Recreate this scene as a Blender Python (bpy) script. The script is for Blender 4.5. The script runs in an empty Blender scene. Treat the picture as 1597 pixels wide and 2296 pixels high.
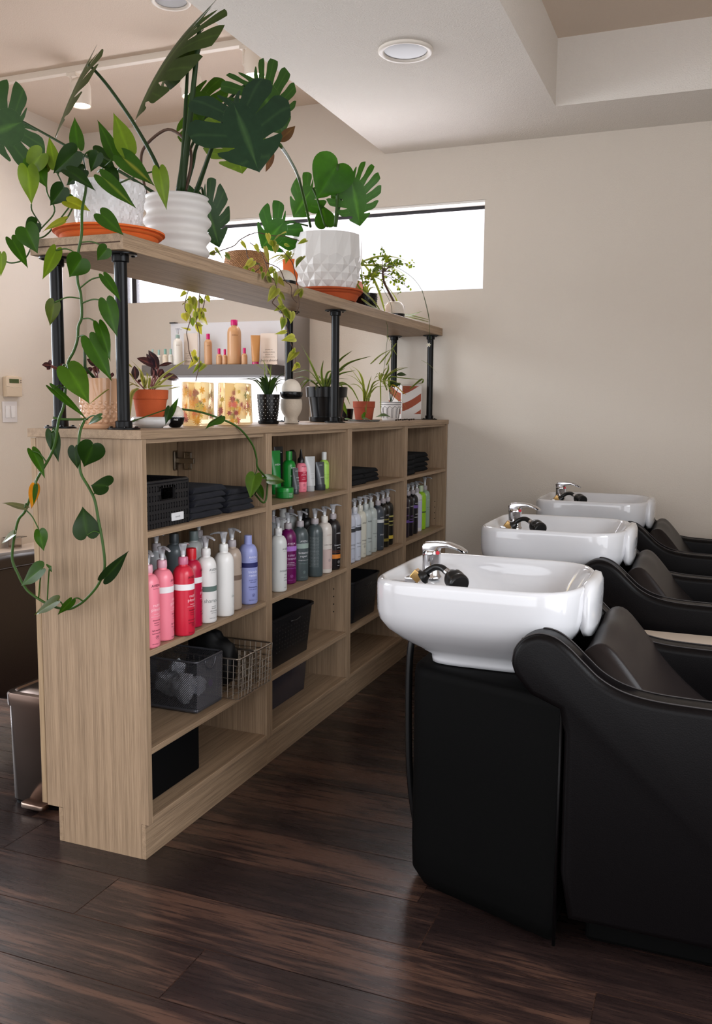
import bpy, bmesh, math, random
from mathutils import Vector, Matrix, noise
PI = math.pi
R = math.radians
rng = random.Random(7)
scene = bpy.context.scene
COL = scene.collection

# ------------------------------------------------------------------ camera
CW, CH, FPX = 1597.0, 2296.0, 2007.26
CAM = Vector((1.3738, -1.9449, 1.2343))
yaw, pitch, roll = 0.3795, -0.1165, 0.0089
fwd = Vector((-math.sin(yaw) * math.cos(pitch), math.cos(yaw) * math.cos(pitch), math.sin(pitch)))
rt0 = Vector((math.cos(yaw), math.sin(yaw), 0))
up0 = rt0.cross(fwd)
rgt = rt0 * math.cos(roll) + up0 * math.sin(roll)
upv = up0 * math.cos(roll) - rt0 * math.sin(roll)
cd = bpy.data.cameras.new('camera')
cam = bpy.data.objects.new('camera', cd)
COL.objects.link(cam)
m3 = Matrix((rgt, upv, -fwd)).transposed()
cam.matrix_world = Matrix.Translation(CAM) @ m3.to_4x4()
cd.sensor_fit = 'VERTICAL'
cd.sensor_height = 36.0
cd.lens = 36.0 * FPX / CH
cd.clip_start = 0.05
scene.camera = cam

def ray(p):
    return fwd + rgt * ((p[0] - CW / 2) / FPX) - upv * ((p[1] - CH / 2) / FPX)
def _on(p, ax, val):
    v = ray(p)
    return CAM + v * ((val - CAM[ax]) / v[ax])
def atx(p, x): return _on(p, 0, x)
def aty(p, y): return _on(p, 1, y)
def atz(p, z): return _on(p, 2, z)
def ppm(P):                       # pixels per metre at a point
    return FPX / (Vector(P) - CAM).dot(fwd)
def ZF(ox, oy, s):                # crop coordinates -> photograph pixels
    return lambda x, y: (ox + x / s, oy + y / s)

# ------------------------------------------------------------------ materials
MATS = {}
def srgb(r, g, b):
    f = lambda c: (c / 12.92) if c <= 0.04045 else ((c + 0.055) / 1.055) ** 2.4
    return (f(r / 255), f(g / 255), f(b / 255), 1)
def mat(name, col=None, rough=0.5, metal=0.0, spec=0.5, trans=0.0, emit=None, estr=0.0, coat=0.0,
        bump=0.0, bscale=200.0, var=0.0, vscale=8.0, ior=1.45, sss=0.0, sheen=0.0, alpha=1.0, stretch=None):
    if name in MATS: return MATS[name]
    m = bpy.data.materials.new(name); m.use_nodes = True
    nt = m.node_tree; b = nt.nodes['Principled BSDF']
    c = srgb(*col)
    b.inputs['Base Color'].default_value = c
    b.inputs['Roughness'].default_value = rough
    b.inputs['Metallic'].default_value = metal
    b.inputs['Specular IOR Level'].default_value = spec
    b.inputs['Transmission Weight'].default_value = trans
    b.inputs['IOR'].default_value = ior
    b.inputs['Coat Weight'].default_value = coat
    b.inputs['Coat Roughness'].default_value = 0.08
    b.inputs['Alpha'].default_value = alpha
    if sss: 
        b.inputs['Subsurface Weight'].default_value = sss
        b.inputs['Subsurface Radius'].default_value = (.01, .01, .01)
    if sheen:
        b.inputs['Sheen Weight'].default_value = sheen
    if emit:
        b.inputs['Emission Color'].default_value = srgb(*emit)
        b.inputs['Emission Strength'].default_value = estr
    if var or bump:
        tc = nt.nodes.new('ShaderNodeTexCoord')
        src = tc.outputs['Object']
        if stretch:
            mp = nt.nodes.new('ShaderNodeMapping'); mp.inputs['Scale'].default_value = stretch
            nt.links.new(src, mp.inputs['Vector']); src = mp.outputs['Vector']
    if var:
        n = nt.nodes.new('ShaderNodeTexNoise'); n.inputs['Scale'].default_value = vscale; n.inputs['Detail'].default_value = 6
        nt.links.new(src, n.inputs['Vector'])
        cr = nt.nodes.new('ShaderNodeValToRGB')
        cr.color_ramp.elements[0].position = .3; cr.color_ramp.elements[1].position = .7
        cr.color_ramp.elements[0].color = [max(0, k * (1 - var)) for k in c[:3]] + [1]
        cr.color_ramp.elements[1].color = [min(1, k * (1 + var)) for k in c[:3]] + [1]
        nt.links.new(n.outputs['Fac'], cr.inputs['Fac']); nt.links.new(cr.outputs['Color'], b.inputs['Base Color'])
    if bump:
        n2 = nt.nodes.new('ShaderNodeTexNoise'); n2.inputs['Scale'].default_value = bscale; n2.inputs['Detail'].default_value = 4
        nt.links.new(src, n2.inputs['Vector'])
        bp = nt.nodes.new('ShaderNodeBump'); bp.inputs['Strength'].default_value = bump; bp.inputs['Distance'].default_value = 0.004
        nt.links.new(n2.outputs['Fac'], bp.inputs['Height']); nt.links.new(bp.outputs['Normal'], b.inputs['Normal'])
    MATS[name] = m
    return m

def clear_mat(name, tint, gloss=.12, rough=.05, body=0.0):
    """thin clear plastic or cast resin: tinted see-through mixed with a sharp reflection"""
    m = bpy.data.materials.new(name); m.use_nodes = True
    nt = m.node_tree; N = nt.nodes.new; L = nt.links.new; out = nt.nodes['Material Output']; b = nt.nodes['Principled BSDF']
    b.inputs['Base Color'].default_value = (*tint, 1); b.inputs['Roughness'].default_value = rough; b.inputs['Coat Weight'].default_value = .5
    t = N('ShaderNodeBsdfTransparent'); t.inputs['Color'].default_value = (*tint, 1)
    fr = N('ShaderNodeFresnel'); fr.inputs['IOR'].default_value = 1.45
    mr = N('ShaderNodeMath'); mr.operation = 'MULTIPLY_ADD'; mr.inputs[1].default_value = .8; mr.inputs[2].default_value = gloss
    L(fr.outputs[0], mr.inputs[0])
    ms = N('ShaderNodeMixShader'); L(mr.outputs[0], ms.inputs[0]); L(t.outputs[0], ms.inputs[1]); L(b.outputs[0], ms.inputs[2])
    L(ms.outputs[0], out.inputs['Surface'])
    MATS[name] = m
    return m

def wood(axis, dark=(130, 108, 86), light=(170, 144, 117), name='oak_laminate'):
    key = name + '_' + axis
    if key in MATS: return MATS[key]
    m = bpy.data.materials.new(key); m.use_nodes = True
    nt = m.node_tree; N = nt.nodes.new; L = nt.links.new; b = nt.nodes['Principled BSDF']
    tc = N('ShaderNodeTexCoord'); mp = N('ShaderNodeMapping')
    s = {'x': (7, 620, 620), 'y': (620, 7, 620), 'z': (620, 620, 7)}[axis]
    mp.inputs['Scale'].default_value = s
    L(tc.outputs['Object'], mp.inputs['Vector'])
    n = N('ShaderNodeTexNoise'); n.inputs['Scale'].default_value = 1; n.inputs['Detail'].default_value = 5; n.inputs['Roughness'].default_value = .65
    L(mp.outputs['Vector'], n.inputs['Vector'])
    mp2 = N('ShaderNodeMapping'); mp2.inputs['Scale'].default_value = [k * .12 for k in s]
    L(tc.outputs['Object'], mp2.inputs['Vector'])
    n2 = N('ShaderNodeTexNoise'); n2.inputs['Scale'].default_value = 1; n2.inputs['Detail'].default_value = 4
    L(mp2.outputs['Vector'], n2.inputs['Vector'])
    mx = N('ShaderNodeMath'); mx.operation = 'MULTIPLY_ADD'; mx.inputs[1].default_value = .6
    m2 = N('ShaderNodeMath'); m2.operation = 'MULTIPLY'; m2.inputs[1].default_value = .3
    L(n2.outputs['Fac'], m2.inputs[0]); L(m2.outputs[0], mx.inputs[2]); L(n.outputs['Fac'], mx.inputs[0])
    cr = N('ShaderNodeValToRGB')
    e = cr.color_ramp.elements
    e[0].position = .36; e[0].color = srgb(*dark); e[1].position = .54; e[1].color = srgb(*light)
    L(mx.outputs[0], cr.inputs['Fac']); L(cr.outputs['Color'], b.inputs['Base Color'])
    b.inputs['Roughness'].default_value = .5; b.inputs['Specular IOR Level'].default_value = .35
    bp = N('ShaderNodeBump'); bp.inputs['Strength'].default_value = .12; bp.inputs['Distance'].default_value = .002
    L(n.outputs['Fac'], bp.inputs['Height']); L(bp.outputs['Normal'], b.inputs['Normal'])
    MATS[key] = m
    return m

# ------------------------------------------------------------------ geometry helpers
def BM(): return bmesh.new()
def box(bm, x0, x1, y0, y1, z0, z1, bev=0.0, seg=2):
    t = bmesh.new()
    v = [t.verts.new((x, y, z)) for x in (x0, x1) for y in (y0, y1) for z in (z0, z1)]
    for f in ((0, 1, 3, 2), (4, 6, 7, 5), (0, 4, 5, 1), (2, 3, 7, 6), (0, 2, 6, 4), (1, 5, 7, 3)):
        t.faces.new([v[i] for i in f])
    if bev: bmesh.ops.bevel(t, geom=t.edges[:], offset=bev, segments=seg, profile=.5, affect='EDGES')
    merge(bm, t)
    return bm
def merge(bm, t, M=None):
    if M is not None: bmesh.ops.transform(t, matrix=M, verts=t.verts)
    base = {}
    for v in t.verts: base[v] = bm.verts.new(v.co)
    for f in t.faces:
        try:
            nf = bm.faces.new([base[v] for v in f.verts]); nf.smooth = f.smooth; nf.material_index = f.material_index
        except ValueError: pass
    t.free()
    return bm
def lathe(bm, prof, c=(0, 0, 0), n=32, cap=True, sx=1.0, sy=1.0, rfun=None):
    rings = []
    for (r, z) in prof:
        if r < 1e-6:
            rings.append([bm.verts.new((c[0], c[1], c[2] + z))])
        else:
            ring = []
            for i in range(n):
                a = 2 * PI * i / n
                rr = r if rfun is None else rfun(r, z, a)
                ring.append(bm.verts.new((c[0] + rr * sx * math.cos(a), c[1] + rr * sy * math.sin(a), c[2] + z)))
            rings.append(ring)
    for A, B in zip(rings[:-1], rings[1:]):
        for i in range(n):
            j = (i + 1) % n
            if len(A) == 1 and len(B) == 1: continue
            if len(A) == 1: bm.faces.new((A[0], B[j], B[i])) if False else bm.faces.new((A[0], B[i], B[j]))
            elif len(B) == 1: bm.faces.new((A[i], A[j], B[0]))
            else: bm.faces.new((A[i], A[j], B[j], B[i]))
    if cap:
        for ring, rev in ((rings[0], True), (rings[-1], False)):
            if len(ring) > 2: bm.faces.new(ring[::-1] if rev else ring)
    return bm
def spline(pts, n=6):
    pts = [Vector(p) for p in pts]
    out = []
    for i in range(len(pts) - 1):
        p0 = pts[i - 1] if i > 0 else pts[i] * 2 - pts[i + 1]
        p1, p2 = pts[i], pts[i + 1]
        p3 = pts[i + 2] if i + 2 < len(pts) else p2 * 2 - p1
        for k in range(n):
            t = k / n
            out.append(.5 * ((2 * p1) + (p2 - p0) * t + (2 * p0 - 5 * p1 + 4 * p2 - p3) * t * t + (3 * p1 - p0 - 3 * p2 + p3) * t ** 3))
    out.append(pts[-1])
    return out
def tube(bm, pts, r, n=8, r2=None, closed=False):
    pts = [Vector(p) for p in pts]
    m = len(pts)
    rings = []
    t0 = (pts[1] - pts[0]).normalized()
    ref = Vector((0, 0, 1)) if abs(t0.z) < .9 else Vector((1, 0, 0))
    nrm = t0.cross(ref).normalized()
    for i, p in enumerate(pts):
        if closed: t = (pts[(i + 1) % m] - pts[i - 1])
        else: t = pts[min(i + 1, m - 1)] - pts[max(i - 1, 0)]
        if t.length < 1e-9: t = t0.copy()
        t.normalize()
        nrm = (nrm - t * nrm.dot(t))
        if nrm.length < 1e-6: nrm = t.orthogonal()
        nrm.normalize()
        bn = t.cross(nrm)
        rr = r if r2 is None else r + (r2 - r) * i / (m - 1)
        rings.append([bm.verts.new(p + (nrm * math.cos(2 * PI * k / n) + bn * math.sin(2 * PI * k / n)) * rr) for k in range(n)])
    for i in range(m if closed else m - 1):
        A, B = rings[i], rings[(i + 1) % m]
        for k in range(n):
            bm.faces.new((A[k], A[(k + 1) % n], B[(k + 1) % n], B[k]))
    if not closed:
        bm.faces.new(rings[0][::-1]); bm.faces.new(rings[-1])
    return bm
def cyl(bm, a, b, r, n=16): return tube(bm, [a, b], r, n)
def loft(bm, rings, cap0=True, cap1=True, closed=True):
    V = [[bm.verts.new(p) for p in ring] for ring in rings]
    n = len(V[0])
    for A, B in zip(V[:-1], V[1:]):
        for i in range(n if closed else n - 1):
            j = (i + 1) % n
            bm.faces.new((A[i], A[j], B[j], B[i]))
    if cap0: bm.faces.new(V[0][::-1])
    if cap1: bm.faces.new(V[-1])
    return V
def prism(bm, poly, axis, a, b, bev=0.0, seg=3):
    """extrude a closed 2-D outline along an axis"""
    t = bmesh.new()
    def mk(u, v, w):
        return {'x': (w, u, v), 'y': (u, w, v), 'z': (u, v, w)}[axis]
    A = [t.verts.new(mk(u, v, a)) for u, v in poly]; B = [t.verts.new(mk(u, v, b)) for u, v in poly]
    n = len(poly)
    fa = t.faces.new(A); fb = t.faces.new(B[::-1])
    for i in range(n): t.faces.new((A[i], B[i], B[(i + 1) % n], A[(i + 1) % n]))
    bmesh.ops.recalc_face_normals(t, faces=t.faces)
    if bev:
        es = [e for e in t.edges if (fa in e.link_faces or fb in e.link_faces)]
        bmesh.ops.bevel(t, geom=es, offset=bev, segments=seg, profile=.5, affect='EDGES')
    merge(bm, t)
    return bm
def rrect(x0, x1, y0, y1, r, n=5):
    out = []
    for cx, cy, a0 in ((x1 - r, y1 - r, 0), (x0 + r, y1 - r, 90), (x0 + r, y0 + r, 180), (x1 - r, y0 + r, 270)):
        for k in range(n + 1):
            a = R(a0 + 90 * k / n)
            out.append((cx + r * math.cos(a), cy + r * math.sin(a)))
    return out

def obj(name, bm, m, parent=None, smooth=False, label=None, world=False, recalc=True, auto=None):
    if world and parent is not None:
        if name in ('foliage', 'stem', 'runner', 'spider_leaves'):
            for v in bm.verts: v.co.y = min(v.co.y, 2.855)
        bmesh.ops.transform(bm, matrix=Matrix.Translation(-parent_loc(parent)), verts=bm.verts)
    if recalc: bmesh.ops.recalc_face_normals(bm, faces=bm.faces)
    if smooth:
        for f in bm.faces: f.smooth = True
    me = bpy.data.meshes.new(name)
    bm.to_mesh(me); bm.free()
    ms = m if isinstance(m, (list, tuple)) else [m]
    for k in ms: me.materials.append(k)
    if auto is not None:
        me.set_sharp_from_angle(angle=R(auto))
    o = bpy.data.objects.new(name, me); COL.objects.link(o)
    if parent is not None: o.parent = parent
    if label: o['label'] = label
    return o
def parent_loc(p):
    v = Vector(p.location)
    while p.parent is not None:
        p = p.parent; v += p.location
    return v
def thing(name, label, cat, loc=(0, 0, 0), rotz=0.0, group=None):
    o = bpy.data.objects.new(name, None); COL.objects.link(o)
    o.empty_display_size = .05
    o.location = loc; o.rotation_euler = (0, 0, rotz)
    o['label'] = label; o['category'] = cat
    if group: o['group'] = group
    return o
def tag(o, label, cat, group=None):
    o['label'] = label; o['category'] = cat
    if group: o['group'] = group
    return o
def struct(name, bm, m, parent=None, **k):
    o = obj(name, bm, m, parent, **k)
    if parent is None: o['kind'] = 'structure'
    return o
def dup(root, loc, rotz=None, label=None, group=None):
    r = root.copy(); COL.objects.link(r); r.location = loc
    if rotz is not None: r.rotation_euler = (0, 0, rotz)
    if label: r['label'] = label
    if group: r['group'] = group
    for ch in list(root.children):
        c = ch.copy(); COL.objects.link(c); c.parent = r
        for g in list(ch.children):
            d = g.copy(); COL.objects.link(d); d.parent = c
    return r

# text meshes: flat outline of a word, cached
_TXT = {}
def text_flat(s, size, align='CENTER'):
    key = (s, align)
    if key not in _TXT:
        cu = bpy.data.curves.new('t', 'FONT'); cu.body = s; cu.size = 1.0; cu.align_x = align; cu.resolution_u = 2
        o = bpy.data.objects.new('t', cu)
        me = o.to_mesh()
        _TXT[key] = ([tuple(v.co) for v in me.vertices], [tuple(p.vertices) for p in me.polygons])
        o.to_mesh_clear(); bpy.data.objects.remove(o); bpy.data.curves.remove(cu)
    vs, fs = _TXT[key]
    return [(x * size, y * size) for x, y, z in vs], fs
def text_wrap(bm, s, size, r, z, ang=0.0, cx=0.0, cy=0.0):
    """print a word round an upright cylinder; ang = where its centre faces (0 = +X)"""
    vs, fs = text_flat(s, size)
    V = [bm.verts.new((cx + (r + .0007) * math.cos(ang + x / r), cy + (r + .0007) * math.sin(ang + x / r), z + y)) for x, y in vs]
    for f in fs:
        try: bm.faces.new([V[i] for i in f])
        except ValueError: pass
def text_plane(bm, s, size, o, ux, uy):
    vs, fs = text_flat(s, size)
    o, ux, uy = Vector(o), Vector(ux).normalized(), Vector(uy).normalized()
    V = [bm.verts.new(o + ux * x + uy * y) for x, y in vs]
    for f in fs:
        try: bm.faces.new([V[i] for i in f])
        except ValueError: pass
# ================================================================== room
YW, XL, ZS, ZA, ZT = 2.867, -2.43, 2.62, 2.93, 2.918
XS, XT, YT = -0.391, 0.614, 2.40
YB, XR = -3.1, 2.9
wall_m = mat('wall_paint', (211, 201, 189), rough=.85, spec=.2, bump=.25, bscale=260)
ceil_m = mat('ceiling_texture', (226, 220, 212), rough=.9, spec=.15, bump=.8, bscale=170)
ceil2_m = mat('ceiling_paint', (216, 200, 184), rough=.9, spec=.15, bump=.5, bscale=190)
white_trim = mat('white_trim', (232, 228, 222), rough=.45)

# floor: planks run along X, width .1866
def floor_mat():
    m = bpy.data.materials.new('dark_plank_floor'); m.use_nodes = True
    nt = m.node_tree; N = nt.nodes.new; L = nt.links.new; b = nt.nodes['Principled BSDF']
    at = N('ShaderNodeAttribute'); at.attribute_name = 'tint'
    tc = N('ShaderNodeTexCoord')
    off = N('ShaderNodeVectorMath'); off.operation = 'MULTIPLY_ADD'; off.inputs[1].default_value = (37, 11, 5)
    L(at.outputs['Color'], off.inputs[0]); L(tc.outputs['Object'], off.inputs[2])
    def nz(sc, det=6, dist=0.0, r=.6):
        mp = N('ShaderNodeMapping'); mp.inputs['Scale'].default_value = sc
        L(off.outputs[0], mp.inputs['Vector'])
        n = N('ShaderNodeTexNoise'); n.inputs['Scale'].default_value = 1; n.inputs['Detail'].default_value = det
        n.inputs['Distortion'].default_value = dist; n.inputs['Roughness'].default_value = r
        L(mp.outputs['Vector'], n.inputs['Vector'])
        return n
    big = nz((1.6, 9, 1), 4, .6)
    fine = nz((6, 130, 1), 6, .3, .7)
    mid = nz((3.0, 28, 1), 5, 1.6)
    a = N('ShaderNodeMath'); a.operation = 'MULTIPLY_ADD'; a.inputs[1].default_value = .55
    L(fine.outputs['Fac'], a.inputs[0]); L(big.outputs['Fac'], a.inputs[2])
    a2 = N('ShaderNodeMath'); a2.operation = 'MULTIPLY_ADD'; a2.inputs[1].default_value = .45
    L(mid.outputs['Fac'], a2.inputs[0]); L(a.outputs[0], a2.inputs[2])
    a3 = N('ShaderNodeMath'); a3.operation = 'MULTIPLY_ADD'; a3.inputs[1].default_value = .22
    sep = N('ShaderNodeSeparateColor'); L(at.outputs['Color'], sep.inputs[0])
    L(sep.outputs[0], a3.inputs[0]); L(a2.outputs[0], a3.inputs[2])
    cr = N('ShaderNodeValToRGB'); e = cr.color_ramp.elements
    e[0].position = .78; e[0].color = srgb(32, 23, 22); e[1].position = 1.0; e[1].color = srgb(*FLOORHI)
    k = e.new(.9); k.color = srgb(46, 33, 30)
    cr.color_ramp.interpolation = 'LINEAR'
    sc = N('ShaderNodeMath'); sc.operation = 'MULTIPLY'; sc.inputs[1].default_value = .78
    L(a3.outputs[0], sc.inputs[0]); L(sc.outputs[0], cr.inputs['Fac'])
    L(cr.outputs['Color'], b.inputs['Base Color'])
    rr = N('ShaderNodeMapRange'); rr.inputs[3].default_value = .2; rr.inputs[4].default_value = .36
    L(fine.outputs['Fac'], rr.inputs[0]); L(rr.outputs[0], b.inputs['Roughness'])
    b.inputs['Specular IOR Level'].default_value = .5
    bp = N('ShaderNodeBump'); bp.inputs['Strength'].default_value = .1; bp.inputs['Distance'].default_value = .003
    L(fine.outputs['Fac'], bp.inputs['Height']); L(bp.outputs['Normal'], b.inputs['Normal'])
    return m
FLOORHI = (78, 55, 45)
bm = BM()
cl = bm.loops.layers.float_color.new('tint')
PW, S0 = .1866, .0854
k0 = int((S0 - YB) / PW) + 2
joints = {1: -.01, 2: -.065}
fix = {0: [-.426 - 1.22, -.43, .80], 1: [-.02 - 0.22 + .22, 1.22]}
def plank(x0, x1, y0, y1):
    g = .0013
    t = (rng.random(), rng.random(), rng.random(), 1)
    v = [bm.verts.new(q) for q in ((x0 + g, y0 + g, 0), (x1 - g, y0 + g, 0), (x1 - g, y1 - g, 0), (x0 + g, y1 - g, 0))]
    f = bm.faces.new(v)
    for lp in f.loops: lp[cl] = t
starts = {}
for k in range(-18, k0):
    y1 = S0 - k * PW; y0 = y1 - PW
    if y0 > YW + .2 or y1 < YB: continue
    st = {0: -.418, 1: -.020, 2: .352, -1: .74}.get(k, rng.random() * 1.22)
    x = st - 1.22 * 5
    while x < XR:
        plank(x, min(x + 1.22, XR + .1), y0, y1); x += 1.22
# dark grout bed under the planks
box(bm, -6, XR + .1, YB, YW + .1, -.05, -.0012)
floor = struct('floor', bm, floor_mat(), recalc=False)
floor['label'] = 'dark brown wood plank floor'

def quadbox(*a): return box(BM(), *a)
T = .14
# far wall with the long strip window
wx0, wx1, wz0, wz1 = -2.20, .176, 1.872, 2.335
bm = BM()
for (a, b, c, d) in ((XL - T, wx0, 0, 3.1), (wx1, XR + T, 0, 3.1), (wx0, wx1, 0, wz0), (wx0, wx1, wz1, 3.1)):
    box(bm, a, b, YW, YW + T, c, d)
struct('wall_far', bm, wall_m)
# left wall with tall shop windows out of frame
lw = [(-2.6, -.4), (.0, 1.72)]; lz0, lz1 = .05, 2.35
bm = BM()
ys = [YB] + [v for w in lw for v in w] + [YW + T]
for i in range(0, len(ys) - 1, 2): box(bm, XL - T, XL, ys[i], ys[i + 1], 0, 3.1)
for a, b in lw:
    box(bm, XL - T, XL, a, b, 0, lz0); box(bm, XL - T, XL, a, b, lz1, 3.1)
struct('wall_left', bm, wall_m)
# wall behind the camera, shopfront opening
bw = (-2.2, 2.2); bz0, bz1 = .10, 2.45
bm = BM()
box(bm, XL - T, bw[0], YB - T, YB, 0, 3.1); box(bm, bw[1], XR + T, YB - T, YB, 0, 3.1)
box(bm, bw[0], bw[1], YB - T, YB, 0, bz0); box(bm, bw[0], bw[1], YB - T, YB, bz1, 3.1)
struct('wall_back', bm, wall_m)
rw0, rw1, rz0, rz1 = -2.6, .4, .10, 2.45
bm = BM(); box(bm, XR, XR + T, YB - T, rw0, 0, 3.1); box(bm, XR, XR + T, rw1, YW + T, 0, 3.1); box(bm, XR, XR + T, rw0, rw1, 0, rz0); box(bm, XR, XR + T, rw0, rw1, rz1, 3.1)
struct('wall_right', bm, wall_m)

# ceilings: high part on the left, dropped soffit over the shelves, raised tray on the right
struct('ceiling', box(BM(), XL - T, XS, YB - T, YW + T, ZA, ZA + .12), ceil2_m)
bm = BM()
box(bm, XS, XT, YB - T, YW + T, ZS, ZA + .12)
box(bm, XT, XR + T, YT, YW + T, ZS, ZA + .12)
struct('ceiling_soffit', bm, ceil_m)
struct('ceiling_tray', box(BM(), XT, XR + T, YB - T, YT, ZT, ZT + .12), ceil2_m)

# window: sloped reveals are the wall thickness; dark bronze frame, glass pane
fr_m = mat('bronze_frame', (38, 36, 40), rough=.4, metal=.3)
gl_m = clear_mat('window_glass', (.99, .985, 1.0), .0, .0)
w = struct('window_1', BM(), fr_m)
bm = BM()
fy0, fy1 = YW + .085, YW + .12
box(bm, wx0, wx1, fy0, fy1, wz1 - .03, wz1); box(bm, wx0, wx1, fy0, fy1, wz0, wz0 + .012)
box(bm, wx1 - .016, wx1, fy0, fy1, wz0, wz1); box(bm, wx0, wx0 + .03, fy0, fy1, wz0, wz1)
box(bm, -2.135, -2.10, fy0, fy1, wz0, wz1)
obj('window_frame', bm, fr_m, w)
obj('window_pane', box(BM(), wx0 + .01, wx1 - .01, YW + .10, YW + .104, wz0 + .01, wz1 - .01), gl_m, w)
bm = BM(); box(bm, wx0, wx1, YW, YW + .10, wz1 - .012, wz1 + .001); 
obj('window_reveal', bm, white_trim, w)

# neighbour roof and wall seen through the far window, far outside
nb = thing('exterior_house', 'pale neighbouring house with gable roof seen through the strip window', 'house', (-2.2, 15.0, 0))
stucco = mat('pale_stucco', (196, 192, 192), rough=.9)
roofm = mat('pale_roof', (140, 136, 138), rough=.9, var=.1, vscale=4)
bm = BM(); box(bm, -4.5, 5.2, 0, 6, -1, 5.2)
obj('house_wall', bm, stucco, nb)
bm = BM()
prism(bm, [(-3.6, 5.2), (0.2, 7.9), (4.2, 5.2), (5.6, 5.2), (5.6, 5.45), (4.4, 5.45), (.2, 8.2), (-3.9, 5.3)], 'y', -.4, 6.4)
obj('gable_roof', bm, roofm, nb)

# downlights
def downlight(name, c, r, label):
    t = thing(name, label, 'ceiling light', c)
    bm = BM(); lathe(bm, [(r, 0), (r, -.006), (r * .93, -.012), (r * .80, -.008), (r * .78, 0)], n=48, cap=False)
    obj('trim_ring', bm, mat('lamp_trim', (225, 216, 205), rough=.5), t, smooth=True)
    bm = BM(); lathe(bm, [(r * .79, -.003), (r * .6, -.005), (r * .3, -.006), (0, -.006)], n=48, cap=False)
    obj('lens', bm, mat('lamp_lens', (128, 126, 124), rough=.45), t, smooth=True)
downlight('ceiling_downlight', (.175, 1.541, ZS), .108, 'round white recessed light in the textured dropped ceiling')
downlight('ceiling_downlight', (-.848, 1.47, ZA), .085, 'round recessed light in the high ceiling at the top edge, behind the tallest leaf')

# track light rail with four heads
tw = mat('track_white', (226, 216, 203), rough=.45)
tl = thing('track_light', 'cream ceiling track rail with hanging cylinder spotlights', 'track light', (-1.6, 1.935, ZA))
bm = BM(); box(bm, -1.0, 1.15, -.018, .018, -.03, 0, .002)
obj('rail', bm, tw, tl)
glow = mat('spot_glow', (255, 244, 226), emit=(255, 240, 222), estr=14.0)
def head(px, py, small=1.0):
    P = aty((px, py), 1.935)                     # centre of the lower lip
    x = P.x + 1.6; z = P.z - ZA
    rr = .050 * small; h = .135 * small
    bm = BM()
    lathe(bm, [(rr, z), (rr, z + h * .62), (rr * .95, z + h * .78), (rr * .75, z + h * .92), (rr * .4, z + h), (0, z + h * 1.02)], (x, 0, 0), 32, cap=False)
    lathe(bm, [(rr * .93, z + .002), (rr * .93, z + .05), (0, z + .051)], (x, 0, 0), 32, cap=False)
    hd = obj('spot_head', bm, tw, tl, smooth=True, auto=40)
    bm = BM(); cyl(bm, (x - .058, 0, -.03), (x - .058, 0, z + h * .45), .007, 10); cyl(bm, (x - .06, 0, z + h * .45), (x - .03, 0, z + h * .45), .009, 10)
    box(bm, x - .075, x - .02, -.014, .014, -.045, -.03)
    obj('stem', bm, tw, hd)
    bm = BM(); lathe(bm, [(rr * .9, z + .012), (0, z + .0115)], (x, 0, 0), 24, cap=False)
    obj('lamp', bm, glow, hd)
    return Vector((P.x, 1.935, P.z))
HEADS = [head(182, 238), head(430, 218, .95), head(572, 172), head(-8, 215)]
# ================================================================== open shelf cabinets (four units side by side)
UW, DEP = .7145, .3425
wz, wy, wx = wood('z'), wood('y'), wood('x')
wdoor = wood('z', (140, 116, 90), (172, 146, 114), 'oak_door')
chrome = mat('chrome', (205, 205, 208), rough=.12, metal=1.0)
nickel = mat('nickel', (150, 140, 126), rough=.3, metal=1.0)
black_m = mat('black_powdercoat', (12, 12, 13), rough=.3, spec=.2)
SH = [.903, .582, .310]
def shelf_unit(label, y):
    t = thing('shelf_unit', label, 'cabinet', (0, y, 0), group='open oak shelf units under the worktop')
    z0, z1, th = .099, 1.147, .0205
    for ya in (0, UW - th):
        bm = BM()
        box(bm, -DEP, 0, ya, ya + th, z0, z1, .0008, 1)
        box(bm, -DEP + .055, -.024, ya, ya + th, .0, z0 + .001)
        obj('side_panel', bm, wz, t)
    for zt in SH:
        obj('shelf', box(BM(), -DEP + .012, -.001, th + .0005, UW - th - .0005, zt - .017, zt, .0008, 1), wy, t)
    obj('bottom_board', box(BM(), -DEP + .012, -.001, th + .0005, UW - th - .0005, z0, .115, .0008, 1), wy, t)
    obj('top_rail', box(BM(), -DEP + .012, -.01, th + .0005, UW - th - .0005, z1 - .012, z1 - .0005), wy, t)
    obj('toe_kick', box(BM(), -.0235, -.0235 + .0005 + .012, 0.0, UW, 0.0, z0 - .0005, .0006, 1), wy, t)
    obj('rear_kick', box(BM(), -DEP + .040, -DEP + .0545, 0.0, UW, 0.0, z0 - .0005), wy, t)
    d = obj('door', box(BM(), -DEP - .0205, -DEP - .0025, .002, UW - .002, z0 + .003, z1 - .004, .0008, 1), wdoor, t)
    obj('back_panel', box(BM(), -DEP + .003, -DEP + .010, th + .0005, UW - th - .0005, .5, .89), wz, t)
    return t, d
units = []
for i, lab in enumerate(['nearest open shelf unit of light oak laminate with towels and pink bottles',
                         'second open shelf unit with green jar and purple bottle',
                         'third open shelf unit with pale bottles and black basket',
                         'farthest open shelf unit beside the far wall with purple and lime bottles']):
    units.append(shelf_unit(lab, i * UW))
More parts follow.
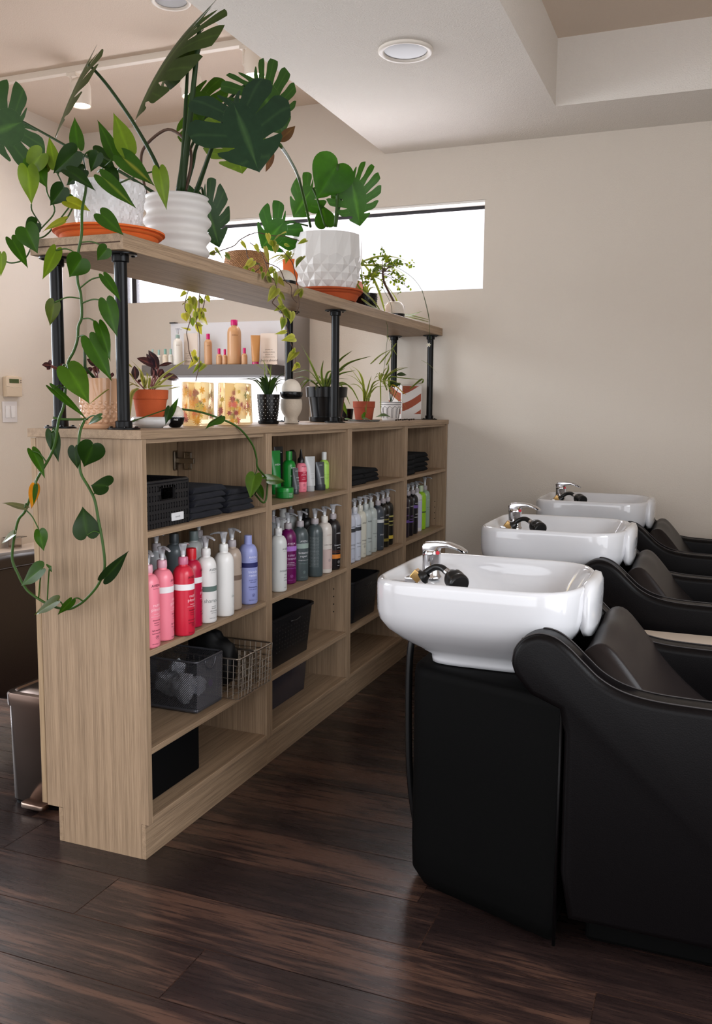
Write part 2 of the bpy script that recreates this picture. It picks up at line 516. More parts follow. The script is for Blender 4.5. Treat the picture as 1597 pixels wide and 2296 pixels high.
# concealed hinge in the top bay of the first unit, fixed to the divider
t, d = units[0]
bm = BM()
yh, zh = UW - .0205 - .001, 1.047
box(bm, -DEP - .002, -DEP + .006, yh - .028, yh - .004, zh - .034, zh + .034, .004)
box(bm, -DEP + .003, -DEP + .072, yh - .013, yh - .004, zh - .009, zh + .009, .002)
box(bm, -DEP + .030, -DEP + .058, yh - .007, yh + .0, zh - .030, zh + .030, .003)
for zz in (zh - .022, zh + .022): cyl(bm, (-DEP + .044, yh - .010, zz), (-DEP + .044, yh - .004, zz), .0055, 12)
for zz in (zh - .024, zh + .024): cyl(bm, (-DEP + .004, yh - .018, zz), (-DEP + .009, yh - .018, zz), .004, 10)
obj('hinge', bm, nickel, t, label='metal door hinge')
# shelf pin holes
hole_m = mat('dark_hole', (30, 24, 20), rough=.9)
for ui, zs_ in ((1, (.40, .43, .46)), (3, (.64, .70, .665, .67))):
    for k in range(4):
        zz = (.39 if ui == 1 else .62) + .032 * k
        bm = BM(); cyl(bm, (-.06, UW - .0212, zz), (-.06, UW - .0200, zz), .0028, 10)
        obj('pin_hole', bm, hole_m, units[ui][0])

# worktop over all four units
ct = obj('worktop', box(BM(), -.3645, .004, -.008, YW - .003, 1.147, 1.17, .0012, 2), wy)
tag(ct, 'long light oak laminate worktop across the four shelf units', 'worktop')

# raised plant shelf on six black pipe posts
us = thing('plant_shelf', 'raised oak plank shelf on six black pipe posts above the worktop', 'shelf', (-.19, 1.43, 1.17))
PZ0, PZ1 = 1.6268, 1.6674
bm = BM(); box(bm, -.338, -.042, -.004, YW - .004, PZ0, PZ1, .001, 1)
obj('plank', bm, wy, us, world=True)
bm = BM()
box(bm, -.318, -.050, -.0055, -.0035, 1.6445, 1.6475)                # groove of the mitred end cap
obj('end_groove', bm, mat('dark_groove', (70, 48, 34), rough=.8), us, world=True)
for y in (.05, 1.48, 2.80):
    for x in (-.09, -.30):
        bm = BM(); cyl(bm, (x, y, 1.17), (x, y, PZ0), .0168, 24)
        p = obj('post', bm, black_m, us, smooth=True, auto=40, world=True)
        for zf, sg in ((1.1702, 1), (PZ0 - .0002, -1)):
            bm = BM()
            lathe(bm, [(.0, 0), (.043, 0), (.043, sg * .004), (.041, sg * .005), (.0225, sg * .005), (.0225, sg * .021), (.0205, sg * .023), (.016, sg * .023)], (x, y, zf), 32, cap=False)
            for a in range(4):
                aa = R(45 + 90 * a)
                lathe(bm, [(.0055, sg * .005), (.004, sg * .008), (0, sg * .0085)], (x + .033 * math.cos(aa), y + .033 * math.sin(aa), zf), 8, cap=False)
            obj('flange', bm, black_m, us, smooth=True, auto=40, world=True)
# ================================================================== shampoo units
porc = mat('white_porcelain', (208, 208, 211), rough=.07, spec=.6, coat=.6)
leather = mat('black_leather', (8, 6, 7), rough=.36, spec=.16, bump=.10, bscale=420)
leather2 = mat('black_vinyl', (9, 9, 9), rough=.6, spec=.06, bump=.08, bscale=500)
thread = mat('grey_stitching', (60, 56, 56), rough=.7)
rubber = mat('black_rubber', (14, 14, 15), rough=.3)
brass = mat('brass_fitting', (196, 160, 104), rough=.25, metal=1.0)
red_m = mat('red_dot', (190, 20, 40), rough=.4)

def outline(cx, cy, ax, ay, n=72, e_left=7.0, e_right=3.0, sq=1.0):
    """plan outline: squarish with small corners on the left (-x), rounder on the right"""
    out = []
    for k in range(n):
        a = 2 * PI * k / n
        c, s = math.cos(a), math.sin(a)
        e = e_left if c < 0 else e_left + (e_right - e_left) * (abs(c) ** .8)
        r = (abs(c) ** e + abs(s) ** e) ** (-1 / e)
        out.append((cx + ax * c * r, cy + ay * s * r))
    return out
UY = 1.06
YC = .285
def basin_unit(label):
    t = thing('shampoo_unit', label, 'salon wash unit', (0.9, YC, 0), group='shampoo units along the far side')
    # ---- pedestal: plan is narrower at the back (left)
    bm = BM()
    def ped(z, g=0.0, left=0.0):
        h0, h1 = .135 - g, .268 - g
        x0, x1 = .690 + g + left, 1.092 - g
        pts = []
        for (x, y) in ((x1, YC + h1), (x0, YC + h0), (x0, YC - h0), (x1, YC - h1)):
            pts.append(Vector((x, y, z)))
        out = []
        rad = [.012, .05, .05, .012]
        for i, p in enumerate(pts):
            a, b = pts[i - 1], pts[(i + 1) % 4]
            r_ = rad[i]
            pa = p + (a - p).normalized() * r_; pb = p + (b - p).normalized() * r_
            for k in range(7):
                tt = k / 6
                out.append((1 - tt) ** 2 * pa + 2 * tt * (1 - tt) * p + tt * tt * pb)
        return out
    rings = [ped(.004, .03, .02), ped(.012, .012, .012), ped(.05, .002, 0), ped(.12), ped(.35), ped(.565), ped(.583, .003), ped(.59, .012)]
    loft(bm, rings)
    o = obj('pedestal', bm, leather2, t, smooth=True, auto=50, world=True)
    bm = BM(); tube(bm, [(1.089, YC - .2675, .01), (1.089, YC - .2675, .3), (1.089, YC - .2675, .584)], .0042, 8)
    obj('corner_piping', bm, leather, t, smooth=True, world=True)
    # ---- basin shell
    ZR = .82
    CX, AX, AY = .864, .254, .238
    cy = YC
    def O(sx, sy, dx, z, el=7.0, er=2.7, dip=0.0):
        return [Vector((x, y, z)) for x, y in outline(CX + dx, cy, AX * sx, AY * sy, 72, el, er)]
    rings = []
    # underside to rim (outside)
    rings.append(O(.55, .45, .0, .592, 5, 4))
    rings.append(O(.555, .455, .0, .602, 5, 4))
    rings.append(O(.56, .46, .0, .612, 5, 4))
    rings.append(O(.66, .56, -.006, .632, 5, 3.6))
    rings.append(O(.80, .72, -.008, .660, 5.5, 3.2))
    rings.append(O(.915, .875, -.006, .690, 6, 3.0))
    rings.append(O(.975, .955, -.003, .715, 6.5, 2.8))
    rings.append(O(.995, .985, -.001, .740, 7, 2.7))
    rings.append(O(1.0, 1.0, 0, .780, 7, 2.7))
    rings.append(O(1.0, 1.0, 0, .806, 7, 2.7))
    rings.append(O(.992, .992, 0, .816, 7, 2.7))
    rings.append(O(.972, .972, 0, .8205, 7, 2.7))
    rings.append(O(.945, .945, 0, .818, 7, 2.7))
    rings.append(O(.925, .925, 0, .809, 7, 2.7))
    # deck step then bowl: the bowl starts right of the tap deck
    def I(t_):
        pass
    def inner(x0, x1, hy, z, el, er, zl=None):
        out = []
        for x, y in outline((x0 + x1) / 2, cy, (x1 - x0) / 2, hy, 72, el, er):
            zz = z
            if zl is not None:
                w_ = min(1, max(0, (.79 - x) / .09)); zz = z + (zl - z) * w_ * w_ * (3 - 2 * w_)
            out.append(Vector((x, y, zz)))
        return out
    rings.append(inner(.634, 1.088, .217, .788, 6.5, 2.7, .797))
    rings.append(inner(.652, 1.080, .211, .770, 6, 2.6, .793))
    rings.append(inner(.725, 1.072, .204, .752, 4.5, 2.6, .790))
    rings.append(inner(.775, 1.056, .192, .725, 3.6, 2.5, .772))
    rings.append(inner(.795, 1.040, .172, .695, 3, 2.4))
    rings.append(inner(.815, 1.010, .135, .668, 2.6, 2.3))
    rings.append(inner(.845, .970, .080, .652, 2.2, 2.2))
    rings.append(inner(.885, .930, .024, .648, 2, 2))
    loft(bm := BM(), rings, cap0=True, cap1=True)
    bs = obj('basin', bm, porc, t, smooth=True, world=True)
    # rolled neck lip round the right end
    bm = BM()
    full = outline(CX, cy, AX, AY, 144, 7.0, 2.7)
    seg = [p for k, p in enumerate(full) if (k <= 17 or k >= 127)]
    seg = [full[k % 144] for k in range(-11, 12)]
    rr = []
    for i, (x, y) in enumerate(seg):
        u = (i - 11) / 11.0
        n_ = Vector((x - (CX - .05), (y - cy), 0)).normalized()
        w_ = 1 - abs(u) ** 6 * .35
        base = Vector((x, y, 0))
        ring = []
        for a, zz in ((-.022, .800), (-.018, .822), (-.004, .832), (.010, .828), (.017, .812), (.018, .78), (.016, .72), (.010, .695), (-.004, .690), (-.010, .70)):
            ring.append(base + n_ * a * w_ + Vector((0, 0, .76 + (zz - .76) * w_)))
        rr.append(ring)
    loft(bm, rr)
    obj('neck_lip', bm, porc, bs, smooth=True, world=True)
    bm = BM(); lathe(bm, [(0, .004), (.014, .004), (.02, .001), (.02, 0)], (.907, cy, .648), 24, cap=False)
    obj('drain', bm, chrome, bs, smooth=True, world=True)
    # ---- tap
    fx, fy, fz = .698, cy + .004, .790
    bm = BM()
    lathe(bm, [(.0285, 0), (.0285, .004), (.026, .007), (.0235, .010), (.0235, .060), (.0245, .062), (.0245, .068), (.021, .075), (.0, .078)], (fx, fy, fz), 32, cap=False)
    fa = obj('tap', bm, chrome, t, smooth=True, auto=40, world=True)
    bm = BM()
    prof = [(-.02, .066), (-.024, .085), (-.014, .096), (.015, .099), (.05, .097), (.080, .086), (.094, .076), (.094, .071), (.078, .078), (.045, .085), (.024, .081), (.02, .068)]
    prism(bm, [(fx + a, fz + b) for a, b in prof], 'y', fy - .017, fy + .017, .005, 3)
    obj('lever', bm, chrome, fa, smooth=True, auto=40, world=True)
    bm = BM(); cyl(bm, (fx + .022, fy - .0175, fz + .070), (fx + .022, fy - .0195, fz + .070), .005, 12)
    obj('hot_mark', bm, red_m, fa, world=True)
    # ---- hand spray resting on its holder plate
    px, py = .664, cy - .140
    bm = BM()
    prism(bm, rrect(px - .030, px + .045, py - .018, py + .018, .012, 4), 'z', .793, .803, .003)
    box(bm, px + .012, px + .040, py - .012, py + .012, .803, .817, .003)
    hp = obj('spray_holder', bm, chrome, t, smooth=True, auto=40, world=True)
    bm = BM()
    box(bm, -.013, .013, -.013, .013, -.012, .012, .002)
    bmesh.ops.transform(bm, matrix=Matrix.Translation((px + .042, py, .821)) @ Matrix.Rotation(R(38), 4, 'Y'), verts=bm.verts)
    obj('brass_elbow', bm, brass, hp, world=True)
    sp = spline([(px + .052, py, .818), (px + .066, py + .002, .832), (px + .084, py + .002, .844), (px + .104, py - .004, .846), (px + .122, py - .014, .838)], 6)
    bm = BM(); tube(bm, sp, .0085, 14)
    lathe(bm, [(.006, 0), (.019, .002), (.019, .006), (.012, .014), (.009, .02)], (0, 0, 0), 20)
    sv = obj('spray_hose', bm, rubber, t, smooth=True, auto=40)
    # move the cuff (last 5 rings) is built at origin: rebuild properly
    me = sv.data; bm = BM(); tube(bm, sp, .0085, 14)
    c = BM(); lathe(c, [(0, -.001), (.018, 0), (.019, .005), (.012, .012), (.009, .018)], (0, 0, 0), 20, cap=False)
    merge(bm, c, Matrix.Translation((px + .054, py, .817)) @ Matrix.Rotation(R(55), 4, 'Y'))
    bmesh.ops.transform(bm, matrix=Matrix.Translation(-parent_loc(t)), verts=bm.verts)
    for f in bm.faces: f.smooth = True
    bm.to_mesh(me); bm.free()
    bm = BM(); d0 = Vector(sp[-1]); d1 = d0 + Vector((.012, -.008, -.006)); cyl(bm, d0 - (d1 - d0) * .2, d1, .0095, 14)
    obj('ferrule', bm, chrome, sv, smooth=True, auto=40, world=True)
    c = BM(); lathe(c, [(0, -.004), (.012, -.002), (.020, .004), (.0245, .014), (.0255, .024), (.024, .032), (.0245, .034), (.0258, .036), (.0258, .046), (.0225, .050), (.0, .049)], (0, 0, 0), 28, cap=False)
    ax = Vector((.62, -.66, -.30)).normalized()
    q = Vector((0, 0, 1)).rotation_difference(ax).to_matrix().to_4x4()
    merge(bm := BM(), c, Matrix.Translation(d1) @ q)
    obj('spray_head', bm, rubber, sv, smooth=True, auto=45, world=True)
    # ---- chair: arms with a scrolled top end, scooped back and seat
    armprof = [(.985, .640), (.976, .668), (.982, .700), (1.003, .726), (1.034, .739), (1.068, .734), (1.100, .714), (1.135, .682), (1.170, .652), (1.215, .630), (1.275, .618), (1.36, .614), (1.50, .613), (1.66, .612), (1.70, .602),
               (1.71, .55), (1.705, .42), (1.68, .20), (1.66, .09), (1.12, .09), (1.10, .20), (1.098, .52), (1.085, .575), (1.02, .600)]
    top = spline([(x, 0, z) for x, z in armprof[:15]], 4)
    poly = [(p.x, p.z) for p in top] + armprof[15:]
    for s in (-1, 1):
        yo = YC + s * .292; yi = YC + s * .205
        bm = BM(); prism(bm, poly, 'y', min(yo, yi), max(yo, yi), .017, 4)
        ar = obj('arm', bm, leather, t, smooth=True, auto=45, world=True)
        for yy in (yo - s * .016, yi + s * .016):
            st = spline([(x, yy, z + .0045 - (.0)) for x, z in armprof[1:14]], 5)
            ctr = Vector((1.1, 0, .55))
            bm = BM(); tube(bm, [p - Vector((0, 0, .0035)) for p in st], .0016, 6)
            obj('seam', bm, thread, ar, world=True)
    # scooped back cushion: rises to the basin neck
    cs = [(1.125, .672), (1.150, .690), (1.180, .684), (1.225, .635), (1.28, .565), (1.34, .505), (1.40, .462), (1.48, .435), (1.60, .43), (1.70, .44), (1.745, .415), (1.75, .36), (1.72, .32), (1.45, .32), (1.30, .38), (1.20, .48), (1.14, .58), (1.115, .64)]
    rings = []
    cpts = spline([(x, 0, z) for x, z in cs] + [(cs[0][0], 0, cs[0][1])], 3)[:-1]
    for k in range(15):
        u = -1 + 2 * k / 14
        y = YC + u * .215
        sag = (1 - abs(u) ** 2.2)
        e = (1 - abs(u) ** 8)
        ring = []
        for p in cpts:
            lift = -.008 * sag if p.z > .40 and p.x < 1.5 else 0
            neck = .012 * math.exp(-(u / .45) ** 2) if p.z > .66 else 0
            ring.append(Vector((p.x + .004 * sag, y, p.z + lift + neck + .02)))
        rings.append(ring)
    bm = BM(); loft(bm, rings)
    obj('seat_back', bm, mat('seat_leather_lit', (30, 24, 23), rough=.4, spec=.28, bump=.08, bscale=400), t, smooth=True, world=True)  # brown leather, made lighter: light from above put into the colour
    bm = BM(); box(bm, 1.15, 1.64, YC - .20, YC + .20, .0, .40, .01)
    obj('seat_base', bm, leather2, t, world=True)
    # waste hose behind the bowl
    bm = BM(); tube(bm, spline([(.668, YC - .02, .66), (.655, YC - .03, .60), (.652, YC - .03, .45), (.656, YC - .02, .25), (.672, YC, .10), (.70, YC + .03, .03)], 6), .0095, 10)
    obj('drain_hose', bm, rubber, t, smooth=True, world=True)
    return t
su = basin_unit('nearest white shampoo basin with black leather seat')
dup(su, (.9, YC + UY, 0), label='middle white shampoo basin with black leather seat, behind the nearest one')
dup(su, (.9, YC + 2.12, 0), label='farthest white shampoo basin with black leather seat, by the far wall')

# pale low tables between the seats
tabm = mat('cream_table_top', (222, 205, 188), rough=.3, coat=.2)
def low_table(label, y):
    t = thing('side_table', label, 'side table', (1.25, y, 0), group='pale side tables between the wash units')
    bm = BM(); prism(bm, rrect(-.30, .36, -.155, .155, .09, 8), 'z', .515, .54, .006)
    obj('table_top', bm, tabm, t, smooth=True, auto=40)
    bm = BM(); lathe(bm, [(.16, 0), (.16, .012), (.03, .03), (.022, .06), (.022, .5), (.06, .515)], (0, 0, 0), 28)
    obj('stand', bm, black_m, t, smooth=True, auto=40)
low_table('pale side table between the nearest and middle wash units', .83)
low_table('pale side table between the middle and farthest wash units', 1.89)
# ================================================================== bottles and goods in the open shelves
clear_pl = clear_mat('clear_plastic', (.86, .87, .9), .30, .15)
collar_cl = mat('frosted_collar', (205, 196, 200), rough=.3, trans=.35)
white_pl = mat('white_plastic', (236, 236, 234), rough=.35)
def cmat(c, rough=.32): return mat('plastic_%02x%02x%02x' % tuple(c), c, rough=rough, coat=.15)
def imat(c): return mat('ink_%02x%02x%02x' % tuple(c), c, rough=.6)
WHITE, BLACK, GREY = (238, 236, 238), (26, 24, 26), (88, 92, 94)

def print_words(words, r, parent, ang, zsc=1.0, z0=0.0):
    """words: list of (text, size, z, colour)"""
    by = {}
    for w_ in words:
        by.setdefault(w_[3], []).append(w_)
    for colr, ws in by.items():
        bm = BM()
        for (s, size, z, c_) in ws: text_wrap(bm, s, size, r, z, ang)
        obj('label_print', bm, imat(colr), parent, recalc=False)
def emblem(r, z, parent, ang, colr, R0=.0055):
    bm = BM()
    n = 24
    A = [];
    for k in range(n):
        a = 2 * PI * k / n
        for q in (R0, R0 * .86):
            x, y = q * math.cos(a), q * math.sin(a)
            A.append(bm.verts.new(((r + .0007) * math.cos(ang + x / r), (r + .0007) * math.sin(ang + x / r), z + y)))
    for k in range(n):
        a, b, c, d = A[2 * k], A[2 * k + 1], A[(2 * k + 3) % (2 * n)], A[(2 * k + 2) % (2 * n)]
        bm.faces.new((a, b, c, d))
    def tri(pts):
        bm.faces.new([bm.verts.new(((r + .0007) * math.cos(ang + x / r), (r + .0007) * math.sin(ang + x / r), z + y)) for x, y in pts])
    tri([(-R0 * .45, R0 * .35), (0, -R0 * .55), (R0 * .12, R0 * .1)]); tri([(R0 * .05, R0 * .5), (R0 * .5, R0 * .3), (R0 * .2, -R0 * .1)])
    obj('emblem', bm, imat(colr), parent, recalc=False)

def bottle(label, P, col, r=.0312, hb=.205, cap='pump', capcol=None, band=None, words=(), ang=0.0, pump_dir=-.4, group=None, emb=None, bands=(), name='shampoo_bottle', cat='bottle', rough=.32, collar=None, pump_up=0.0, lotext=None):
    """P = base centre. hb = height to the neck. band = (z, h, colour)."""
    t = thing(name, label, cat, P, group=group)
    bm = BM()
    nr = r * .40
    prof = [(0, .0015), (r * .86, .0), (r * .95, .002), (r, .007)]
    prof += [(r, z) for z in (hb * .3, hb * .6, hb - r * 1.28)]
    for k in range(1, 9):
        a = PI / 2 * k / 9
        prof.append((nr * 1.08 + (r - nr * 1.08) * math.cos(a), hb - r * 1.28 + r * 1.08 * math.sin(a)))
    prof += [(nr * 1.08, hb - r * .19), (nr * 1.02, hb), (0, hb)]
    lathe(bm, prof, n=40, cap=False)
    obj('body', bm, cmat(col, rough), t, smooth=True, auto=50)
    for (z, h, c) in ([band] if band else []) + list(bands):
        bm = BM(); lathe(bm, [(r + .0004, z), (r + .0004, z + h)], n=40, cap=False)
        obj('band', bm, imat(c), t, smooth=True)
    if cap == 'pump':
        bm = BM(); lathe(bm, [(nr * 1.12, hb - .001), (nr * 1.16, hb + .004), (nr * 1.12, hb + .018), (nr * .95, hb + .0205), (0, hb + .0205)], n=28, cap=False,
                         rfun=lambda rr, z, a: rr * (1 + .015 * math.cos(24 * a)))
        obj('collar', bm, cmat(collar) if collar else collar_cl, t, smooth=True, auto=40)
        zt = hb + .044 + pump_up
        bm = BM(); lathe(bm, [(.0056, hb + .020), (.0056, zt - .006), (0, zt - .006)], n=16, cap=False)
        obj('pump_stem', bm, white_pl, t, smooth=True, auto=40)
        c = BM()
        lathe(c, [(.0074, zt - .018), (.0082, zt - .004), (.0105, zt + .006), (.0125, zt + .011), (.011, zt + .014), (0, zt + .0155)], n=20, cap=False)
        # flat spout
        rings = []
        for x, w_, h_, dz in ((.002, .0075, .0035, 0.010), (.016, .0075, .0036, .0115), (.030, .006, .0030, .0095), (.041, .004, .0024, .0055)):
            rings.append([Vector((x, w_ * math.cos(q), zt + dz + h_ * math.sin(q))) for q in [2 * PI * k / 10 for k in range(10)]])
        loft(c, rings)
        bm = BM(); merge(bm, c, Matrix.Rotation(pump_dir, 4, 'Z'))
        obj('pump_head', bm, clear_pl, t, smooth=True, auto=50)
    elif cap == 'cap':
        cr = nr * 1.22
        bm = BM(); lathe(bm, [(cr, hb - .002), (cr, hb + .026), (cr * .94, hb + .029), (cr * .6, hb + .030), (0, hb + .0295)], n=28, cap=False)
        lathe(bm, [(cr * 1.02, hb + .003), (cr * 1.02, hb + .006)], n=28, cap=False)
        obj('cap', bm, cmat(capcol or col), t, smooth=True, auto=40)
    elif cap == 'disc':
        cr = nr * 1.05
        bm = BM(); lathe(bm, [(cr, hb - .002), (cr * .96, hb + .02), (cr * .93, hb + .0235), (0, hb + .024)], n=28, cap=False)
        obj('cap', bm, cmat(capcol or col), t, smooth=True, auto=40)
    elif cap == 'cone':
        bm = BM(); lathe(bm, [(nr * 1.5, hb - .004), (nr * 1.5, hb + .010), (nr * .8, hb + .018), (nr * .28, hb + .048), (0, hb + .049)], n=24, cap=False)
        obj('nozzle_cap', bm, cmat(capcol), t, smooth=True, auto=40)
    if words: print_words(words, r, t, ang)
    if emb: emblem(r, emb[0], t, ang, emb[1])
    return t
def lines(zs, size, colr, txt): return [(s, size, z, colr) for s, z in zip(txt, zs)]
def aveda_set(z, c, sz=.0098): return [('AVEDA', sz, z, c), ('the art and science', sz * .30, z - .006, c)]
def stand(px, py, zs, r):
    """point on a shelf whose front foot shows at a photograph pixel, moved back by the radius"""
    P = atz((px, py), zs)
    d = Vector((P.x - CAM.x, P.y - CAM.y, 0)).normalized()
    P = P + d * r * .9
    u = int((P.y + .012) / UW)
    y = min(max(P.y, u * UW + .0225 + r), (u + 1) * UW - .0225 - r)
    return (P.x, y, zs)
Z2, Z1, Z3, Z4 = SH[1] + .0008, SH[0] + .0008, SH[2] + .0008, .1158
PINK, RED, CRIM = (242, 134, 152), (205, 38, 62), (186, 20, 60)
g1 = 'big bottles on the middle shelf of the nearest unit'
A0 = R(-22)
def nutri(z_av, big, c1, c2):
    return aveda_set(z_av, c1) + [('nutri', .0125, z_av - .054, c2), ('plenish', .0125, z_av - .066, c2), ('shampoo', .0055, z_av - .076, c2), ('moisture replenishing', .0042, z_av - .082, c2),
            ('shampooing', .0058, z_av - .093, c1), ('hydratation', .0042, z_av - .100, c1), ('de cheveux', .0042, z_av - .106, c1), (big, .0058, z_av - .121, c1), ('hydratation riche', .0046, z_av - .129, c1), ('33.8 fl oz / 1 L e', .0050, z_av - .158, c1)]
WR = .031
bottle('pale pink shampoo bottle at the left end, partly behind the cabinet side', stand(334, 1455, Z2, WR), PINK, words=nutri(.168, 'light moisture', (92, 40, 60), (255, 214, 224)), ang=R(-8), emb=(.030, (92, 40, 60)), group=g1, pump_dir=R(-35), collar=(226, 170, 184))
bottle('pale pink pump bottle with a white band, second from the left', stand(366, 1438, Z2, WR), PINK, words=nutri(.166, 'light moisture', (92, 40, 60), (255, 214, 224)), ang=R(20), emb=(.030, (92, 40, 60)), band=(.136, .017, WHITE), group=g1, pump_dir=R(-25), collar=(214, 160, 176))
bottle('bright red pump bottle with a white band', stand(413, 1427, Z2, WR), RED, words=nutri(.166, 'deep moisture', (70, 8, 26), (255, 200, 210)), ang=R(-4), emb=(.032, (70, 8, 26)), band=(.133, .017, WHITE), group=g1, pump_dir=R(100), collar=(198, 110, 140))
bottle('dark red bottle with a red screw cap', stand(431, 1408, Z2, WR), CRIM, cap='cap', capcol=(205, 24, 40), words=nutri(.166, 'deep moisture', (70, 8, 26), (240, 170, 190)), ang=R(25), band=(.133, .017, WHITE), group=g1)
bottle('white pump bottle printed shampure beside the red ones', stand(463.5, 1398, Z2, WR), (232, 230, 228), words=aveda_set(.160, (110, 112, 112)) + [('shampure', .0165, .064, (140, 146, 144)), ('nurturing', .0048, .050, (110, 112, 112)), ('shampoo', .0052, .044, (110, 112, 112)), ('shampooing', .0058, .036, (110, 112, 112)), ('nourrissant', .0045, .030, (110, 112, 112)), ('33.8 fl oz / 1 L e', .0050, .014, (110, 112, 112))], ang=R(-12), band=(.097, .016, (92, 112, 106)), group=g1, pump_dir=R(-20), collar=(226, 226, 224))
bottle('white pump bottle with a grey leaf drawing', stand(503, 1383, Z2, WR), (234, 232, 230), words=[('shampure', .012, .06, (150, 156, 154)), ('nurturing', .0045, .045, (120, 122, 122)), ('conditioner', .0045, .035, (120, 122, 122))], ang=R(30), group=g1, pump_dir=R(-160), collar=(230, 230, 228))
bottle('beige pump bottle with a brown band', stand(521, 1369, Z2, WR), (176, 158, 144), band=(.098, .016, (112, 92, 80)), words=[('detangler', .008, .135, (60, 48, 42)), ('capillaire', .006, .126, (60, 48, 42)), ('1 L e', .005, .02, (60, 48, 42))], ang=R(24), group=g1, pump_dir=R(-20))
bottle('lavender blue bottle with a flip cap, at the right end', stand(557, 1356, Z2, WR), (151, 158, 212), cap='disc', words=aveda_set(.155, (236, 236, 250)) + [('blonde', .0125, .106, (232, 234, 252)), ('revival', .0125, .094, (232, 234, 252)), ('purple toning', .0055, .081, (66, 66, 130)), ('shampoo', .0062, .074, (40, 44, 104)), ('shampooing', .0070, .057, (40, 44, 104)), ('violet de blond', .0050, .050, (66, 66, 130)), ('33.8 fl oz / 1 L e', .0050, .014, (40, 44, 104))], ang=R(-28), emb=(.032, (50, 54, 116)), band=(.124, .016, (36, 38, 96)), group=g1)
# leaf drawing on the white bottle (thin grey sprig)
# back row of the same shelf
g1b = 'bottles in the back row of the nearest unit'
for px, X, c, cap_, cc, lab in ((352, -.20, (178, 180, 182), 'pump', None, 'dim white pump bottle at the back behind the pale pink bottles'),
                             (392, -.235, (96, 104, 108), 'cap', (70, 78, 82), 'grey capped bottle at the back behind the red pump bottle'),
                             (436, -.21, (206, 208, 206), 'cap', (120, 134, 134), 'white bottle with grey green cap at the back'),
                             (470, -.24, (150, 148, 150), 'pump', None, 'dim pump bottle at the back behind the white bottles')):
    P = atx((px, 1320), X)
    bottle(lab, (X, min(P.y, UW - .056), Z2), c, cap=cap_, capcol=cc, group=g1b, hb=.212)

# ---- second unit, middle shelf
g2 = 'big bottles on the middle shelf of the second unit'
DG = (74, 84, 86)
wl = (226, 226, 230)
bottle('speckled white rosemary pump bottle at the left of the second unit', stand(624, 1328, Z2, WR), (212, 214, 212), words=aveda_set(.150, (96, 98, 98)) + [('rosemary', .0135, .072, (110, 116, 116)), ('mint', .0075, .060, (110, 116, 116)), ('shampoo', .0055, .050, (60, 62, 62)), ('purifying', .0050, .040, (60, 62, 62)), ('33.8 fl oz', .0045, .014, (96, 98, 98))], ang=R(-6), group=g2, pump_dir=R(-20), collar=(214, 214, 214))
bottle('deep purple pump bottle printed color control', stand(646, 1310, Z2, WR), (104, 14, 84), words=aveda_set(.148, (240, 220, 240)) + [('color', .0135, .104, (222, 190, 230)), ('control', .0135, .091, (222, 190, 230)), ('conditioner', .0058, .079, (235, 215, 240)), ('extended protection', .0045, .073, (235, 215, 240)), ('for color treated hair', .0042, .068, (235, 215, 240)), ('apres-shampooing', .0050, .058, (180, 100, 190)), ('33.8 fl oz / 1 L e', .0045, .014, (180, 100, 190))], ang=R(-38), emb=(.030, (200, 120, 200)), band=(.123, .018, (178, 118, 206)), group=g2, pump_dir=R(-10))
bottle('dark grey green pump bottle printed botanical repair', stand(673, 1303, Z2, WR), DG, words=aveda_set(.148, wl) + [('botanical', .0125, .104, wl), ('repair.', .0125, .091, wl), ('strengthening shampoo', .0050, .078, wl), ('shampooing fortifiant', .0046, .066, (140, 156, 152)), ('33.8 fl oz / 1 L e', .0045, .014, (140, 156, 152))], ang=R(-34), emb=(.034, (140, 156, 152)), band=(.124, .018, (150, 168, 160)), group=g2, pump_dir=R(-25))
bb = bottle('dark grey pump bottle turned to show its back label', stand(706, 1294, Z2, WR), (70, 80, 82), group=g2, pump_dir=R(-20))
bm = BM()
for k in range(26):
    text_wrap(bm, ('strengthening shampoo directions', 'apply to wet hair and massage', 'rinse well and repeat if needed')[k % 3], .0030, WR, .155 - k * .0046, R(-72))
obj('label_print', bm, imat((170, 178, 178)), bb, recalc=False)
bottle('cream pump bottle with a dusty pink lower label', stand(727, 1286, Z2, WR), (212, 204, 196), words=[('AVEDA', .0075, .150, (190, 160, 150)), ('color renewal', .0080, .112, (84, 70, 66)), ('cool blonde', .0042, .094, (84, 70, 66))], ang=R(-24), band=(.018, .078, (196, 172, 166)), emb=(.052, (60, 66, 96)), group=g2, pump_dir=R(-30), collar=(222, 216, 208))
bottle('black pump bottle with an orange band', stand(746, 1278, Z2, WR), (30, 25, 26), words=[('AVEDA', .0080, .146, wl), ('invati men', .0100, .098, wl), ('exfoliating', .005, .089, wl), ('33.8 fl oz', .0045, .016, wl)], ang=R(-16), emb=(.032, (190, 190, 190)), band=(.046, .017, (214, 128, 46)), bands=[(.076, .002, (120, 60, 30)), (.070, .002, (120, 60, 30))], group=g2, pump_dir=R(60))
g2b = 'bottles in the back row of the second unit'
for px, X, c, cap_, cc, lab in ((613, -.19, (150, 152, 154), 'pump', None, 'grey pump bottle at the back, left of the other dim bottles'),
                             (634, -.24, (214, 214, 212), 'cap', (216, 216, 214), 'white capped bottle at the back behind the purple bottle'),
                             (652, -.235, (196, 198, 198), 'pump', None, 'white pump bottle at the back behind the purple pump head'),
                             (685, -.155, (24, 24, 26), 'cap', (20, 20, 22), 'black capped bottle at the back behind the dark grey bottles')):
    P = atx((px, 1230), X)
    bottle(lab, (X, min(max(P.y, UW + .056), 2 * UW - .056), Z2), c, cap=cap_, capcol=cc, group=g2b, hb=.212)

